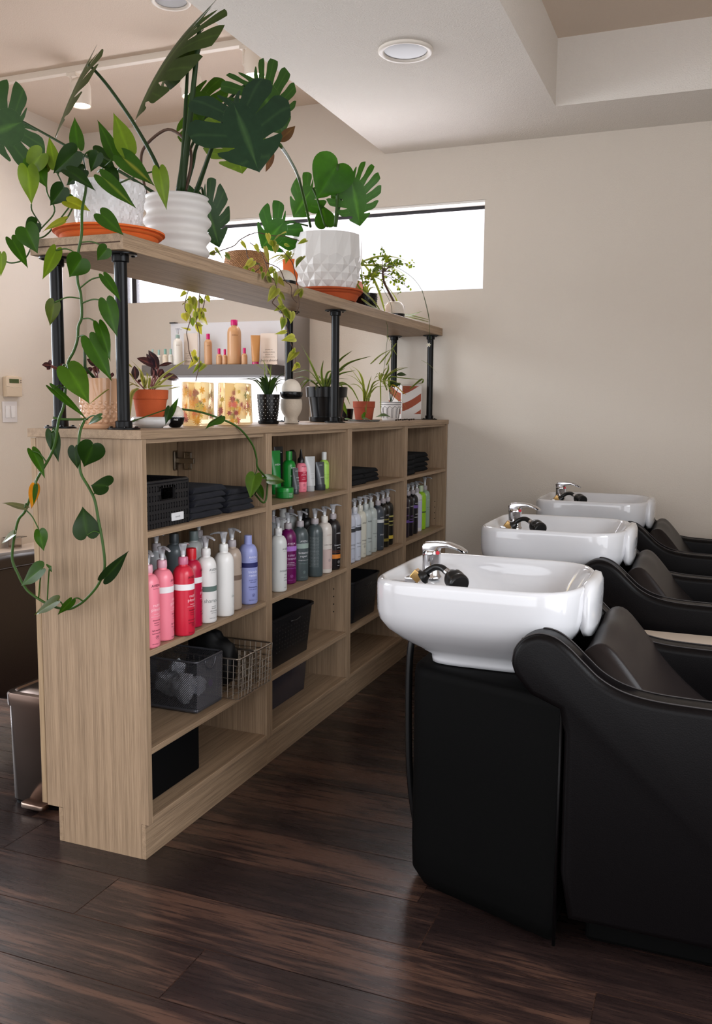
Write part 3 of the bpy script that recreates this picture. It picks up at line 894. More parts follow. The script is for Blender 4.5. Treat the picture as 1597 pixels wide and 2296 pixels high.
# ---- second unit, top shelf
def tube_pack(label, P, col, h, w, capcol, caph=.018, ang=0.0, words=(), tilt=0.0, cap_r=None):
    t = thing('product_tube', label, 'tube', P, rotz=ang, group='tubes on the top shelf of the second unit')
    bm = BM(); rings = []
    rr = cap_r or w * .40
    for k in range(9):
        u = k / 8
        a_ = w * .46 + (w * .5 - w * .46) * u; b_ = w * .42 * (1 - u) ** .8 + .0012
        rings.append([Vector((b_ * math.cos(q) + tilt * u, a_ * math.sin(q), caph + (h - caph) * u)) for q in [2 * PI * j / 28 for j in range(28)]])
    loft(bm, rings)
    obj('tube_body', bm, cmat(col), t, smooth=True, auto=60)
    bm = BM(); lathe(bm, [(rr * .96, 0), (rr, .002), (rr * .98, caph - .001), (rr * .9, caph + .0005), (0, caph + .0005)], n=28, cap=False)
    obj('cap', bm, cmat(capcol), t, smooth=True, auto=40)
    by = {}
    for w_ in words: by.setdefault(w_[3], []).append(w_)
    for c_, ws in by.items():
        bm = BM()
        for (s, size, z, _) in ws:
            u = (z - caph) / (h - caph)
            text_plane(bm, s, size, (w * .42 * (1 - u) ** .8 + .0030 + tilt * u, 0, z), (0, 1, 0), (0, 0, 1))
        obj('label_print', bm, imat(c_), t, recalc=False)
    return t
GRN = (14, 124, 44)
g3 = 'small products on the top shelf of the second unit'
tube_pack('green tube standing behind the green bottle at the left', (-.165, 1.085, Z1), GRN, .165, .05, GRN, ang=R(-20), words=[('AVEDA', .009, .11, wl), ('be curly', .006, .05, wl)])
tube_pack('black tube standing upright behind the green tube', (-.21, 1.20, Z1), (30, 32, 34), .175, .048, (24, 24, 26), ang=R(-20), words=[('AVEDA', .007, .15, wl)])
bottle('glossy green bottle behind the green jar', stand(648, 1107, Z1, .026), (18, 132, 44), r=.0262, hb=.132, cap='cap', words=[('AVEDA', .0078, .096, wl), ('be curly', .0085, .066, wl), ('shampoo', .004, .058, wl), ('curl enhancing', .0036, .045, wl), ('shampooing', .0036, .040, (150, 220, 120)), ('33.8 fl oz', .0034, .028, (150, 220, 120))], ang=R(-20), group=g3)
P = stand(638, 1118, Z1, .034)
jr = thing('hair_jar', 'low round green jar in front of the green bottle', 'jar', P)
bm = BM(); lathe(bm, [(0, 0), (.031, 0), (.033, .002), (.033, .022), (0, .022)], n=40, cap=False); obj('jar_body', bm, cmat(GRN), jr, smooth=True, auto=40)
bm = BM(); lathe(bm, [(.0335, .0225), (.0335, .036), (.032, .0385), (0, .039)], n=40, cap=False); obj('lid', bm, cmat((16, 136, 46)), jr, smooth=True, auto=40)
bm = BM()
for k in range(6): text_wrap(bm, 'curl enhancer jar', .0028, .0332, .018 - k * .0028, R(-18))
obj('label_print', bm, imat(wl), jr, recalc=False)
# black round brush leaning at the back
P = (-.17, 1.24, Z1)
br = thing('round_brush', 'black paddle brush standing behind the green bottle', 'brush', P)
bm = BM(); rings = []
for z, a_, b_ in ((.085, .010, .008), (.095, .024, .010), (.115, .033, .011), (.135, .034, .011), (.152, .026, .010), (.162, .012, .007)):
    rings.append([Vector((b_ * math.cos(q), a_ * math.sin(q), z)) for q in [2 * PI * j / 24 for j in range(24)]])
loft(bm, rings); obj('paddle', bm, rubber, br, smooth=True)
bm = BM(); lathe(bm, [(.006, 0), (.010, .01), (.009, .06), (.006, .09)], n=16); obj('handle', bm, rubber, br, smooth=True, auto=50)
tube_pack('narrow grey tube half hidden behind the green bottle', (-.105, 1.135, Z1), (84, 88, 92), .098, .034, (60, 64, 68), ang=R(-12), words=[('AVEDA', .0055, .085, wl), ('invati', .008, .06, wl), ('advanced', .004, .05, wl), ('33 fl oz', .0035, .03, wl)])
bottle('pink bottle with a pointed black nozzle cap', stand(675, 1104, Z1, .0225), PINK, r=.0225, hb=.118, cap='cone', capcol=(20, 18, 20), words=[('AVEDA', .0068, .098, (120, 40, 60)), ('nutri', .0075, .074, (255, 214, 224)), ('plenish.', .0075, .066, (255, 214, 224)), ('leave-in', .004, .056, (255, 230, 235)), ('conditioner', .004, .050, (255, 230, 235)), ('6.7 fl oz', .0036, .010, (120, 40, 60))], ang=R(-30), band=(.040, .040, CRIM), emb=(.028, (120, 40, 60)), group=g3)
P = stand(695, 1102, Z1, .02)
tube_pack('tall silver grey tube standing on its cap', P, (190, 193, 194), .137, .047, (178, 181, 182), caph=.022, ang=R(-32), words=[('AVEDA', .0055, .122, (225, 228, 228)), ('smooth', .006, .068, wl), ('infusion', .005, .060, wl), ('style prep', .0035, .05, (120, 124, 126))])
P = stand(717, 1099, Z1, .02)
tube_pack('short dark grey tube with a wide cap, leaning left', P, (66, 70, 76), .112, .044, (52, 56, 62), caph=.022, ang=R(-28), words=[('AVEDA', .005, .098, wl), ('tulasara', .007, .05, wl)], cap_r=.0235)
bottle('lime green bottle with a clear cap at the right', stand(733, 1095, Z1, .021), (168, 212, 92), r=.0215, hb=.120, cap='cap', capcol=(214, 216, 214), words=[('AVEDA', .005, .100, (110, 150, 60)), ('be curly', .0075, .056, (130, 170, 80)), ('curl enhancer', .004, .047, (90, 110, 60)), ('lotion', .004, .041, (90, 110, 60))], ang=R(-30), group=g3)

# ---- third unit, middle shelf
g4 = 'big bottles on the middle shelf of the third unit'
WB = .0300
dk = (50, 52, 58)
def plain(lab, px, py, col, grp, ang=R(-20), **k):
    k.setdefault('words', [('AVEDA', .008, .15, dk), ('shampoo', .0075, .075, dk), ('conditioner', .0055, .06, dk), ('33.8 fl oz', .0045, .016, dk)])
    return bottle(lab, stand(px, py, Z2, WB), col, r=WB, hb=.208, group=grp, ang=ang, **k)
LAV, LAV2 = (190, 194, 208), (196, 200, 212)
plain('lilac grey pump bottle with a black band, half behind the divider', 781, 1263, LAV, g4, band=(.130, .016, dk), pump_dir=R(-30))
plain('lilac grey pump bottle with a black band, second in the row', 794, 1258, LAV2, g4, band=(.130, .016, dk), pump_dir=R(-10), collar=(200, 202, 208))
plain('cream pump bottle with black lettering', 806, 1251, (208, 206, 192), g4, pump_dir=R(20), collar=(206, 204, 194), emb=(.05, dk))
plain('pale grey green pump bottle beside the cream one', 818.5, 1246, (178, 186, 184), g4, pump_dir=R(-20), collar=(190, 196, 194))
plain('pale grey green pump bottle with white lettering, left of the slate one', 830.5, 1239, (182, 190, 186), g4, pump_dir=R(-30), collar=(190, 194, 190), words=[('AVEDA', .008, .15, wl), ('rosemary', .008, .085, dk), ('mint', .0055, .07, dk), ('33.8 fl oz', .0045, .016, dk)])
plain('slate grey pump bottle with a white band', 846, 1234.5, (62, 68, 76), g4, band=(.128, .015, (206, 208, 208)), words=[('AVEDA', .008, .15, wl), ('invati', .012, .07, wl), ('33.8 fl oz', .0045, .016, wl)], pump_dir=R(-25))
plain('black pump bottle with dull gold bands', 857.5, 1227.5, (30, 27, 22), g4, bands=[(.128, .006, (120, 112, 52)), (.108, .006, (120, 112, 52)), (.028, .014, (126, 112, 40))], words=[('AVEDA', .007, .15, wl)], pump_dir=R(-25))
plain('black pump bottle with bright gold bands, last in its row', 867.5, 1222, (28, 26, 22), g4, bands=[(.134, .007, (176, 168, 92)), (.112, .004, (176, 168, 92)), (.094, .003, (176, 168, 92)), (.030, .016, (196, 170, 60))], words=[], pump_dir=R(-5))
# ---- fourth unit, middle shelf
g5 = 'big bottles on the middle shelf of the farthest unit'
PB = (34, 26, 40)
pu = (150, 110, 190)
plain('black bottle with purple print, half behind the last divider', 904, 1206, PB, g5, words=[('AVEDA', .008, .15, wl), ('brilliant', .008, .11, pu)], bands=[(.075, .014, (92, 66, 140))])
plain('black pump bottle with purple print, second from the last divider', 913.5, 1202, (26, 22, 28), g5, words=[('AVEDA', .008, .15, wl), ('color', .010, .10, pu), ('conserve', .009, .085, pu)], bands=[(.070, .006, (110, 80, 170))])
plain('black pump bottle with a purple band', 924, 1197, (24, 22, 26), g5, band=(.134, .016, (112, 84, 160)), words=[('AVEDA', .008, .156, wl), ('color', .010, .10, wl), ('conserve', .009, .085, wl)], pump_dir=R(-20))
plain('white bottle with a pale lilac label, between black and lime ones', 933, 1192, (222, 220, 226), g5, band=(.02, .14, (198, 198, 220)), words=[('AVEDA', .008, .165, dk)])
plain('lime green bottle with a clear cap in the farthest unit', 942, 1188, (150, 200, 40), g5, cap='cap', capcol=(190, 206, 170), bands=[(.093, .006, (60, 80, 40))], words=[])
plain('sage green pump bottle at the right end of the farthest unit', 951, 1183, (150, 172, 150), g5, words=[('AVEDA', .007, .15, wl), ('sap moss', .008, .11, (70, 84, 70)), ('shampoo', .005, .10, (70, 84, 70))], pump_dir=R(-8), pump_up=.012)
# ================================================================== towels, baskets and boxes in the shelves
tow = mat('charcoal_towel', (25, 26, 35), rough=1.0, spec=.03, bump=1.0, bscale=520, sheen=.08)
tow_b = mat('black_towel', (14, 14, 17), rough=1.0, spec=.03, bump=1.0, bscale=520, sheen=.05)
def towel(label, c, sx, sy, h, m, group, rot=0.0, seed=0):
    """one folded towel: a flat roll whose layers show on the front"""
    t = thing('folded_towel', label, 'towel', c, rotz=rot, group=group)
    r_ = random.Random(seed)
    bm = BM()
    # profile in (x,z): rounded fold at +x
    n = 7
    rings = []
    ny = 14
    for j in range(ny + 1):
        v = j / ny; y = -sy / 2 + sy * v
        e = 1 - .5 * max(0, abs(2 * v - 1) - .86) / .14
        wob = .0025 * noise.noise((seed * 3.1, y * 30, 0))
        ring = []
        hh = h * e
        pts = [(-sx / 2, .001), (0, .0), (sx / 2 - h * .5, .0)]
        for k in range(1, 8):
            a = -PI / 2 + PI * k / 8
            pts.append((sx / 2 - h * .5 + h * .5 * math.cos(a) * (1 + .10 * math.sin(3 * a)), h / 2 + h / 2 * math.sin(a)))
        pts += [(sx / 2 - h * .5, h), (0, h + .001), (-sx / 2, h - .001)]
        for (x, z) in pts:
            zz = .0005 + (z - .0) * e + .0018 * noise.noise((x * 22 + seed, y * 22, z * 10))
            ring.append(Vector((x + wob, y, max(.0005, zz))))
        rings.append(ring)
    loft(bm, rings)
    obj('towel_body', bm, m, t, smooth=True, auto=70)
    bm = BM()
    return t
def stack(n, c, sx, sy, h, m, group, labels, seed=0, rot=0.0):
    for k in range(n):
        q = random.Random(seed * 31 + k)
        towel(labels[k], (c[0] + q.uniform(-.006, .006), c[1] + q.uniform(-.006, .006), c[2] + k * (h + .0004)), sx * q.uniform(.97, 1.0), sy * q.uniform(.95, 1.0), h * .985, m, group, rot + q.uniform(-.015, .015), seed * 31 + k)
lv = ['bottom', 'second', 'third', 'fourth', 'topmost']
stack(5, (-.130, .352, Z1), .24, .185, .0185, tow, 'charcoal towels beside the black basket', ['%s charcoal towel of the stack beside the black basket' % w_ for w_ in lv], 1)
stack(4, (-.125, .553, Z1), .22, .165, .0175, tow, 'charcoal towels in front of the leaf', ['%s charcoal towel of the stack behind the hanging vine leaf' % w_ for w_ in ('bottom', 'second', 'third', 'topmost')], 2)
stack(3, (-.14, 1.585, Z1), .22, .20, .022, tow_b, 'black towels in the third unit', ['%s black towel of the left stack in the third unit' % w_ for w_ in ('bottom', 'middle', 'topmost')], 3)
stack(3, (-.16, 1.80, Z1), .22, .19, .019, tow_b, 'black towels at the right in the third unit', ['%s black towel of the right stack in the third unit' % w_ for w_ in ('bottom', 'middle', 'topmost')], 4)
stack(4, (-.10, 2.245, Z1), .18, .135, .024, tow_b, 'rolled black towels in the farthest unit', ['%s black towel of the left stack in the farthest unit' % w_ for w_ in ('bottom', 'second', 'third', 'topmost')], 5)
stack(4, (-.16, 2.49, Z1), .24, .30, .024, tow_b, 'black towels in the farthest unit', ['%s black towel of the wide stack in the farthest unit' % w_ for w_ in ('bottom', 'second', 'third', 'topmost')], 6)
# wood block and round black brush at the left of the third unit's top shelf
blk = obj('wooden_block', box(BM(), -.09, -.045, 1.452, 1.482, Z1 + .0005, Z1 + .105, .002), mat('pale_bamboo', (196, 156, 96), rough=.5))
tag(blk, 'upright pale wooden block at the left of the black towels', 'block')
bb = thing('round_brush', 'small black round brush lying on the wooden block', 'brush', (-.068, 1.476, Z1 + .106))
bm = BM(); rings = []
for k in range(9):
    a = PI * k / 8; rr = .021 * math.sin(a) + .001
    rings.append([Vector((.03 * -math.cos(a) * .6, rr * math.cos(q), .018 + rr * .85 * math.sin(q))) for q in [2 * PI * j / 20 for j in range(20)]])
loft(bm, rings); obj('brush_head', bm, rubber, bb, smooth=True)
bm = BM(); cyl(bm, (-.02, 0, .012), (-.12, .0, .006), .006, 12); obj('handle', bm, rubber, bb, smooth=True, auto=40)

# black woven plastic basket
bkp = mat('black_basket_plastic', (24, 23, 25), rough=.4, spec=.45)
def woven_basket(label, c, sx, sy, h, rim=.014, cell=.016, handle=True, taper=.0, name='storage_basket', lab_tag=False, weave=True):
    t = thing(name, label, 'basket', c)
    bm = BM(); box(bm, -sx / 2 * (1 - taper), sx / 2 * (1 - taper), -sy / 2 * (1 - taper), sy / 2 * (1 - taper), 0, .004)
    obj('base', bm, bkp, t)
    def P(u, z, side):
        k = 1 - taper * (1 - z / h)
        if side == 0: return Vector((sx / 2 * k, u * sy / 2 * k, z))
        if side == 1: return Vector((-sx / 2 * k, u * sy / 2 * k, z))
        if side == 2: return Vector((u * sx / 2 * k, -sy / 2 * k, z))
        return Vector((u * sx / 2 * k, sy / 2 * k, z))
    for side in range(4):
        L_ = sy if side < 2 else sx
        N_ = max(4, int(L_ / cell)); M_ = max(4, int(h / cell))
        ax = (Vector((1, 0, 0)), Vector((-1, 0, 0)), Vector((0, -1, 0)), Vector((0, 1, 0)))[side]
        bm = BM()
        hw, hz0, hz1 = (.34, h * .60, h * .86) if handle and side in (0, 1, 2, 3) else (0, 9, 9)
        def bar(p, q, w_, up):
            d = (q - p).normalized(); s_ = d.cross(ax).normalized() * w_ / 2; o_ = ax * .0022
            vs = [bm.verts.new(k) for k in (p - s_ - o_, p + s_ - o_, p + s_ + o_, p - s_ + o_, q - s_ - o_, q + s_ - o_, q + s_ + o_, q - s_ + o_)]
            for f in ((0, 1, 2, 3), (7, 6, 5, 4), (0, 4, 5, 1), (1, 5, 6, 2), (2, 6, 7, 3), (3, 7, 4, 0)): bm.faces.new([vs[i] for i in f])
        for i in range(N_ + 1):
            u = -1 + 2 * i / N_
            if abs(u) < hw:
                bar(P(u, 0, side), P(u, hz0, side), cell * .62, 0); bar(P(u, hz1, side), P(u, h, side), cell * .62, 0)
            else: bar(P(u, 0, side), P(u, h, side), cell * .62, 0)
        for j in range(M_):
            z = (j + .5) * h / M_
            off = ax * (.0014 if j % 2 else -.0014)
            if hz0 < z < hz1:
                bar(P(-1, z, side) + off, P(-hw, z, side) + off, cell * .70, 1); bar(P(hw, z, side) + off, P(1, z, side) + off, cell * .70, 1)
            else: bar(P(-1, z, side) + off, P(1, z, side) + off, cell * .70, 1)
        if handle:
            for u in (-hw, hw): bar(P(u, hz0 - .004, side), P(u, hz1 + .004, side), .007, 0)
            for z in (hz0 - .003, hz1 + .003): bar(P(-hw, z, side), P(hw, z, side), .007, 0)
        obj('side', bm, bkp, t)
    bm = BM(); tube(bm, [Vector((x, y, h)) for x, y in rrect(-sx / 2 - .002, sx / 2 + .002, -sy / 2 - .002, sy / 2 + .002, .012, 4)], rim * .38, 8, closed=True)
    obj('rim', bm, bkp, t, smooth=True)
    return t
wb = woven_basket('black woven plastic basket at the left end of the top shelf', (-.135, .138, Z1), .235, .205, .125, cell=.0125)
bm = BM(); box(bm, .1205, .1225, .015, .075, .012, .034, .002)
obj('label_card', bm, mat('label_card', (216, 216, 218), rough=.5), wb)
bm = BM(); text_plane(bm, 'towels', .009, (.1228, .045, .020), (0, 1, 0), (0, 0, 1)); obj('label_print', bm, imat((120, 120, 122)), wb, recalc=False)

# perforated black bins
def bin_(label, c, sx, sy, h, holes=True):
    t = thing('storage_bin', label, 'bin', c)
    bm = BM()
    def ring(k, z, r): return [Vector((x * k, y * k, z)) for x, y in rrect(-sx / 2, sx / 2, -sy / 2, sy / 2, r, 5)]
    loft(bm, [ring(.86, .002, .025), ring(.87, 0.006, .028), ring(.98, h - .012, .03), ring(1.0, h - .010, .03), ring(1.03, h - .008, .032), ring(1.03, h, .032), ring(.98, h, .03), ring(.97, h - .006, .03), ring(.85, .008, .025)], cap0=True, cap1=True)
    obj('bin_body', bm, bkp, t, smooth=True, auto=40)
    bm = BM()
    nrow, ncol = 7, 12
    for i in range(nrow):
        for j in range(ncol):
            z = h * (.30 + .5 * i / (nrow - 1)); k = .86 + .12 * z / h
            u = -.8 + 1.6 * (j + .5) / ncol
            for sg in (1,):
                a = BM(); lathe(a, [(.0032, 0), (.0026, .0006), (0, .0007)], n=8, cap=False)
                merge(bm, a, Matrix.Translation((sx / 2 * k + .0004, u * sy / 2 * k, z)) @ Matrix.Rotation(R(90), 4, 'Y'))
    obj('hole_pattern', bm, hole_m, t)
    bm = BM(); tube(bm, [(sx / 2 + .006, -.04, h - .03), (sx / 2 + .008, 0, h - .034), (sx / 2 + .006, .04, h - .03)], .003, 6)
    obj('grip', bm, bkp, t, smooth=True)
    return t
bin_('black perforated bin on the third shelf of the second unit', (-.135, .945, Z3), .235, .37, .185)
bin_('black perforated bin on the third shelf of the third unit', (-.125, 1.675, Z3), .225, .33, .185)
smoke = mat('smoky_plastic', (60, 60, 74), rough=.25, trans=.5)
bx = thing('storage_box', 'smoky translucent box on the bottom shelf of the second unit', 'box', (-.20, 1.0, Z4))
bm = BM(); loft(bm, [[Vector((x, y, 0)) for x, y in rrect(-.10, .10, -.22, .22, .02)], [Vector((x, y, .15)) for x, y in rrect(-.11, .11, -.23, .23, .02)]]); obj('box_body', bm, smoke, bx, smooth=True, auto=50)
bm = BM(); prism(bm, rrect(-.114, .114, -.234, .234, .022), 'z', .15, .162, .003); obj('lid', bm, smoke, bx, smooth=True, auto=50)
bx = thing('storage_box', 'large matt black box on the bottom shelf of the nearest unit', 'box', (-.195, .200, Z4))
bm = BM(); prism(bm, rrect(-.13, .135, -.168, .168, .02), 'z', 0, .16, .004); obj('box_body', bm, mat('matt_black', (9, 9, 10), rough=.85, spec=.1), bx, smooth=True, auto=50)
bm = BM(); prism(bm, rrect(-.132, .137, -.17, .17, .02), 'z', .145, .165, .004); obj('lid', bm, MATS['matt_black'], bx, smooth=True, auto=50)

# wire and mesh baskets on the third shelf of the nearest unit
meshm = mat('dark_wire', (92, 92, 98), rough=.4, metal=.6)
wirem = mat('bronze_wire', (190, 180, 168), rough=.35, metal=1.0)
def wire_basket(label, c, sx, sy, h, pitch, wr, m, rim_r, taper=.06, diag=False, notch=True, name='wire_basket'):
    t = thing(name, label, 'basket', c)
    def P(u, z, side):
        k = 1 - taper * (1 - z / h)
        return {0: Vector((sx / 2 * k, u * sy / 2 * k, z)), 1: Vector((-sx / 2 * k, u * sy / 2 * k, z)), 2: Vector((u * sx / 2 * k, -sy / 2 * k, z)), 3: Vector((u * sx / 2 * k, sy / 2 * k, z))}[side]
    for side in range(4):
        L_ = sy if side < 2 else sx
        bm = BM()
        N_ = max(3, int(L_ / pitch)); M_ = max(3, int(h / pitch))
        def zt(u): return h * .72 if (notch and side == 0 and abs(u) < .45) else h
        if diag:
            step = pitch
            for sg in (1, -1):
                q = -h
                while q < L_:
                    a0, z0 = q, 0.0; a1, z1 = q + h, h
                    if a0 < 0: z0 = -a0; a0 = 0
                    if a1 > L_: z1 = h - (a1 - L_); a1 = L_
                    if z1 > z0 + 1e-5:
                        u0, u1 = -1 + 2 * a0 / L_, -1 + 2 * a1 / L_
                        tube(bm, [P(u0 * sg, z0, side), P(u1 * sg, z1, side)], wr, 3)
                    q += step
        else:
            for i in range(N_ + 1):
                u = -1 + 2 * i / N_; tube(bm, [P(u, 0, side), P(u, zt(u), side)], wr, 6)
            for j in range(M_ + 1):
                z = j * h / M_
                if notch and side == 0 and z > h * .73 and j < M_:
                    tube(bm, [P(-1, z, side), P(-.45, z, side)], wr, 6); tube(bm, [P(.45, z, side), P(1, z, side)], wr, 6)
                else: tube(bm, [P(-1, z, side), P(1, z, side)], wr, 6)
        obj('side', bm, m, t)
    bm = BM()
    k = 1 - taper
    if diag:
        box(bm, -sx / 2 * k, sx / 2 * k, -sy / 2 * k, sy / 2 * k, 0, .003)
        for zz in (0.006,): tube(bm, [Vector((x, y, zz)) for x, y in rrect(-sx / 2 * k, sx / 2 * k, -sy / 2 * k, sy / 2 * k, .01, 3)], .004, 8, closed=True)
    else:
        for i in range(7):
            u = -1 + 2 * i / 6; tube(bm, [P(u, 0, 2), P(u, 0, 3)], wr, 6)
    obj('base', bm, m, t)
    bm = BM(); tube(bm, [Vector((x, y, h)) for x, y in rrect(-sx / 2, sx / 2, -sy / 2, sy / 2, .012, 4)], rim_r, 8, closed=True)
    obj('rim', bm, m, t, smooth=True)
    return t
mb = wire_basket('dark wire mesh basket holding clear wrapped packets', (-.15, .372, Z3 + .004), .245, .150, .156, .0075, .00095, meshm, .0035, taper=.03, diag=True, notch=False, name='mesh_basket')
bm = BM()
tube(bm, [Vector((.1235, .03 * math.cos(a), .153 + .032 * math.sin(a))) for a in [PI + PI * k / 12 for k in range(13)]], .0028, 8)
obj('handle_loop', bm, meshm, mb, smooth=True)
for k, (dx, dy, dz, s_) in enumerate([(.035, -.01, .050, .055), (-.045, .02, .046, .05), (.058, .042, .045, .038), (.055, -.048, .040, .036), (-.005, .02, .10, .034)]):
    pk = thing('wrapped_packet', ('crumpled clear packet in the middle of the mesh basket', 'crumpled clear packet at the back of the mesh basket', 'crumpled clear packet at the right front of the mesh basket', 'crumpled clear packet at the left front of the mesh basket', 'topmost crumpled clear packet in the mesh basket')[k], 'packet', (-.15 + dx, .372 + dy * .8, Z3 + .008 + dz), group='clear packets in the mesh basket')
    bm = BM(); bmesh.ops.create_icosphere(bm, subdivisions=4, radius=1)
    for v in bm.verts:
        n_ = noise.noise(v.co * 1.8 + Vector((k * 7, 0, 0))) * .35 + abs(noise.noise(v.co * 5 + Vector((k, 3, 0)))) * .25
        v.co = v.co * (1 + n_); v.co = Vector((v.co.x * s_ * .68, v.co.y * s_ * .52, v.co.z * s_ * .72))
    obj('film', bm, mat('crumpled_film', (214, 217, 226), rough=.15, trans=.1, spec=.7), pk)
    if k == 2:
        bm = BM(); lathe(bm, [(0, 0), (.011, 0), (.011, .0015), (0, .0016)], n=16, cap=False)
        b2 = BM(); merge(b2, bm, Matrix.Translation((.042, .004, .012)) @ Matrix.Rotation(R(80), 4, 'Y')); obj('sticker', b2, mat('purple_sticker', (96, 30, 130), rough=.4), pk)
for lab, y in (('wire basket in the middle of the shelf holding black capes', .515), ('wire basket nearest the divider', .632)):
    wire_basket(lab, (-.10, y, Z3 + .003), .25, .108, .130, .0195, .0013, wirem, .0028, taper=.05)
def cloth_lump(label, c, s, seed, cat='cape'):
    t = thing('salon_cape', label, cat, c)
    bm = BM(); bmesh.ops.create_icosphere(bm, subdivisions=4, radius=1)
    for v in bm.verts:
        n_ = noise.noise(v.co * 1.5 + Vector((seed, 0, 0))) * .25 + abs(noise.noise(v.co * 4 + Vector((seed, 5, 0)))) * .18
        p = v.co * (1 + n_)
        p = Vector([max(-1, min(1, q)) for q in p])
        v.co = Vector((p.x * s[0], p.y * s[1], (p.z + 1) * s[2]))
    obj('cloth', bm, mat('black_cape', (12, 12, 13), rough=.55, spec=.3), t, smooth=True)
cloth_lump('bundled black cape heaped in the middle wire basket', (-.11, .512, Z3 + .008), (.088, .040, .098), 1)
cloth_lump('folded black cape lying behind at the back of the shelf', (-.285, .14, Z3 + .003), (.035, .09, .07), 4)
# ================================================================== plants: helpers
def leaf_mat(name, rough=.35, trans=.3, spec=.5):
    m = bpy.data.materials.new(name); m.use_nodes = True
    nt = m.node_tree; N = nt.nodes.new; L = nt.links.new; b = nt.nodes['Principled BSDF']; out = nt.nodes['Material Output']
    at = N('ShaderNodeAttribute'); at.attribute_name = 'lc'
    tc = N('ShaderNodeTexCoord'); nz = N('ShaderNodeTexNoise'); nz.inputs['Scale'].default_value = 45; nz.inputs['Detail'].default_value = 5
    L(tc.outputs['Object'], nz.inputs['Vector'])
    mr = N('ShaderNodeMapRange'); mr.inputs[3].default_value = .75; mr.inputs[4].default_value = 1.25
    L(nz.outputs['Fac'], mr.inputs[0])
    mx = N('ShaderNodeVectorMath'); mx.operation = 'MULTIPLY'
    L(at.outputs['Color'], mx.inputs[0]); L(mr.outputs[0], mx.inputs[1])
    L(mx.outputs[0], b.inputs['Base Color'])
    b.inputs['Roughness'].default_value = rough; b.inputs['Specular IOR Level'].default_value = spec
    tr = N('ShaderNodeBsdfTranslucent'); sc = N('ShaderNodeVectorMath'); sc.operation = 'MULTIPLY'; sc.inputs[1].default_value = (1.5, 1.35, .4)
    L(mx.outputs[0], sc.inputs[0]); L(sc.outputs[0], tr.inputs['Color'])
    ms = N('ShaderNodeMixShader'); ms.inputs[0].default_value = trans
    L(b.outputs[0], ms.inputs[1]); L(tr.outputs[0], ms.inputs[2]); L(ms.outputs[0], out.inputs['Surface'])
    return m
LEAF = leaf_mat('leaf_glossy', .30, .28, .2)
LEAFD = leaf_mat('leaf_thick', .40, .22, .22)
LEAFT = leaf_mat('leaf_thin', .45, .4, .25)
stem_m = mat('green_stem', (50, 78, 26), rough=.45, spec=.3)
stem_d = mat('dark_green_stem', (34, 54, 24), rough=.45, spec=.3)
stem_b = mat('brown_stem', (82, 58, 44), rough=.6)
soil_m = mat('potting_soil', (44, 32, 24), rough=1, var=.4, vscale=60, bump=1, bscale=120)
HEART = [(0, 0), (-.09, .16), (-.13, .42), (-.09, .70), (.04, .93), (.20, 1.0), (.38, .92), (.56, .70), (.74, .40), (.89, .14), (1.0, 0)]
OVAL = [(0, 0), (.03, .22), (.10, .50), (.22, .80), (.38, .98), (.52, 1.0), (.66, .88), (.80, .60), (.91, .28), (.97, .10), (1.0, 0)]
MONST = [(0, 0), (-.10, .10), (-.24, .34), (-.26, .62), (-.14, .88), (.08, 1.0), (.32, .98), (.56, .82), (.76, .52), (.91, .2), (1.0, 0)]
def samp(shape, t):
    n = len(shape) - 1; f = t * n; i = min(int(f), n - 1); u = f - i
    p0 = shape[max(i - 1, 0)]; p1 = shape[i]; p2 = shape[i + 1]; p3 = shape[min(i + 2, n)]
    def cr(a, b, c, d): return .5 * (2 * b + (c - a) * u + (2 * a - 5 * b + 4 * c - d) * u * u + (3 * b - a - 3 * c + d) * u ** 3)
    return cr(p0[0], p1[0], p2[0], p3[0]), max(0, cr(p0[1], p1[1], p2[1], p3[1]))
def lin(c):
    q_ = srgb(*c); g_ = c[1] > c[0] and c[1] > c[2]
    return (q_[0] * 1.0, q_[1] * .84, q_[2] * .66, 1) if g_ else q_
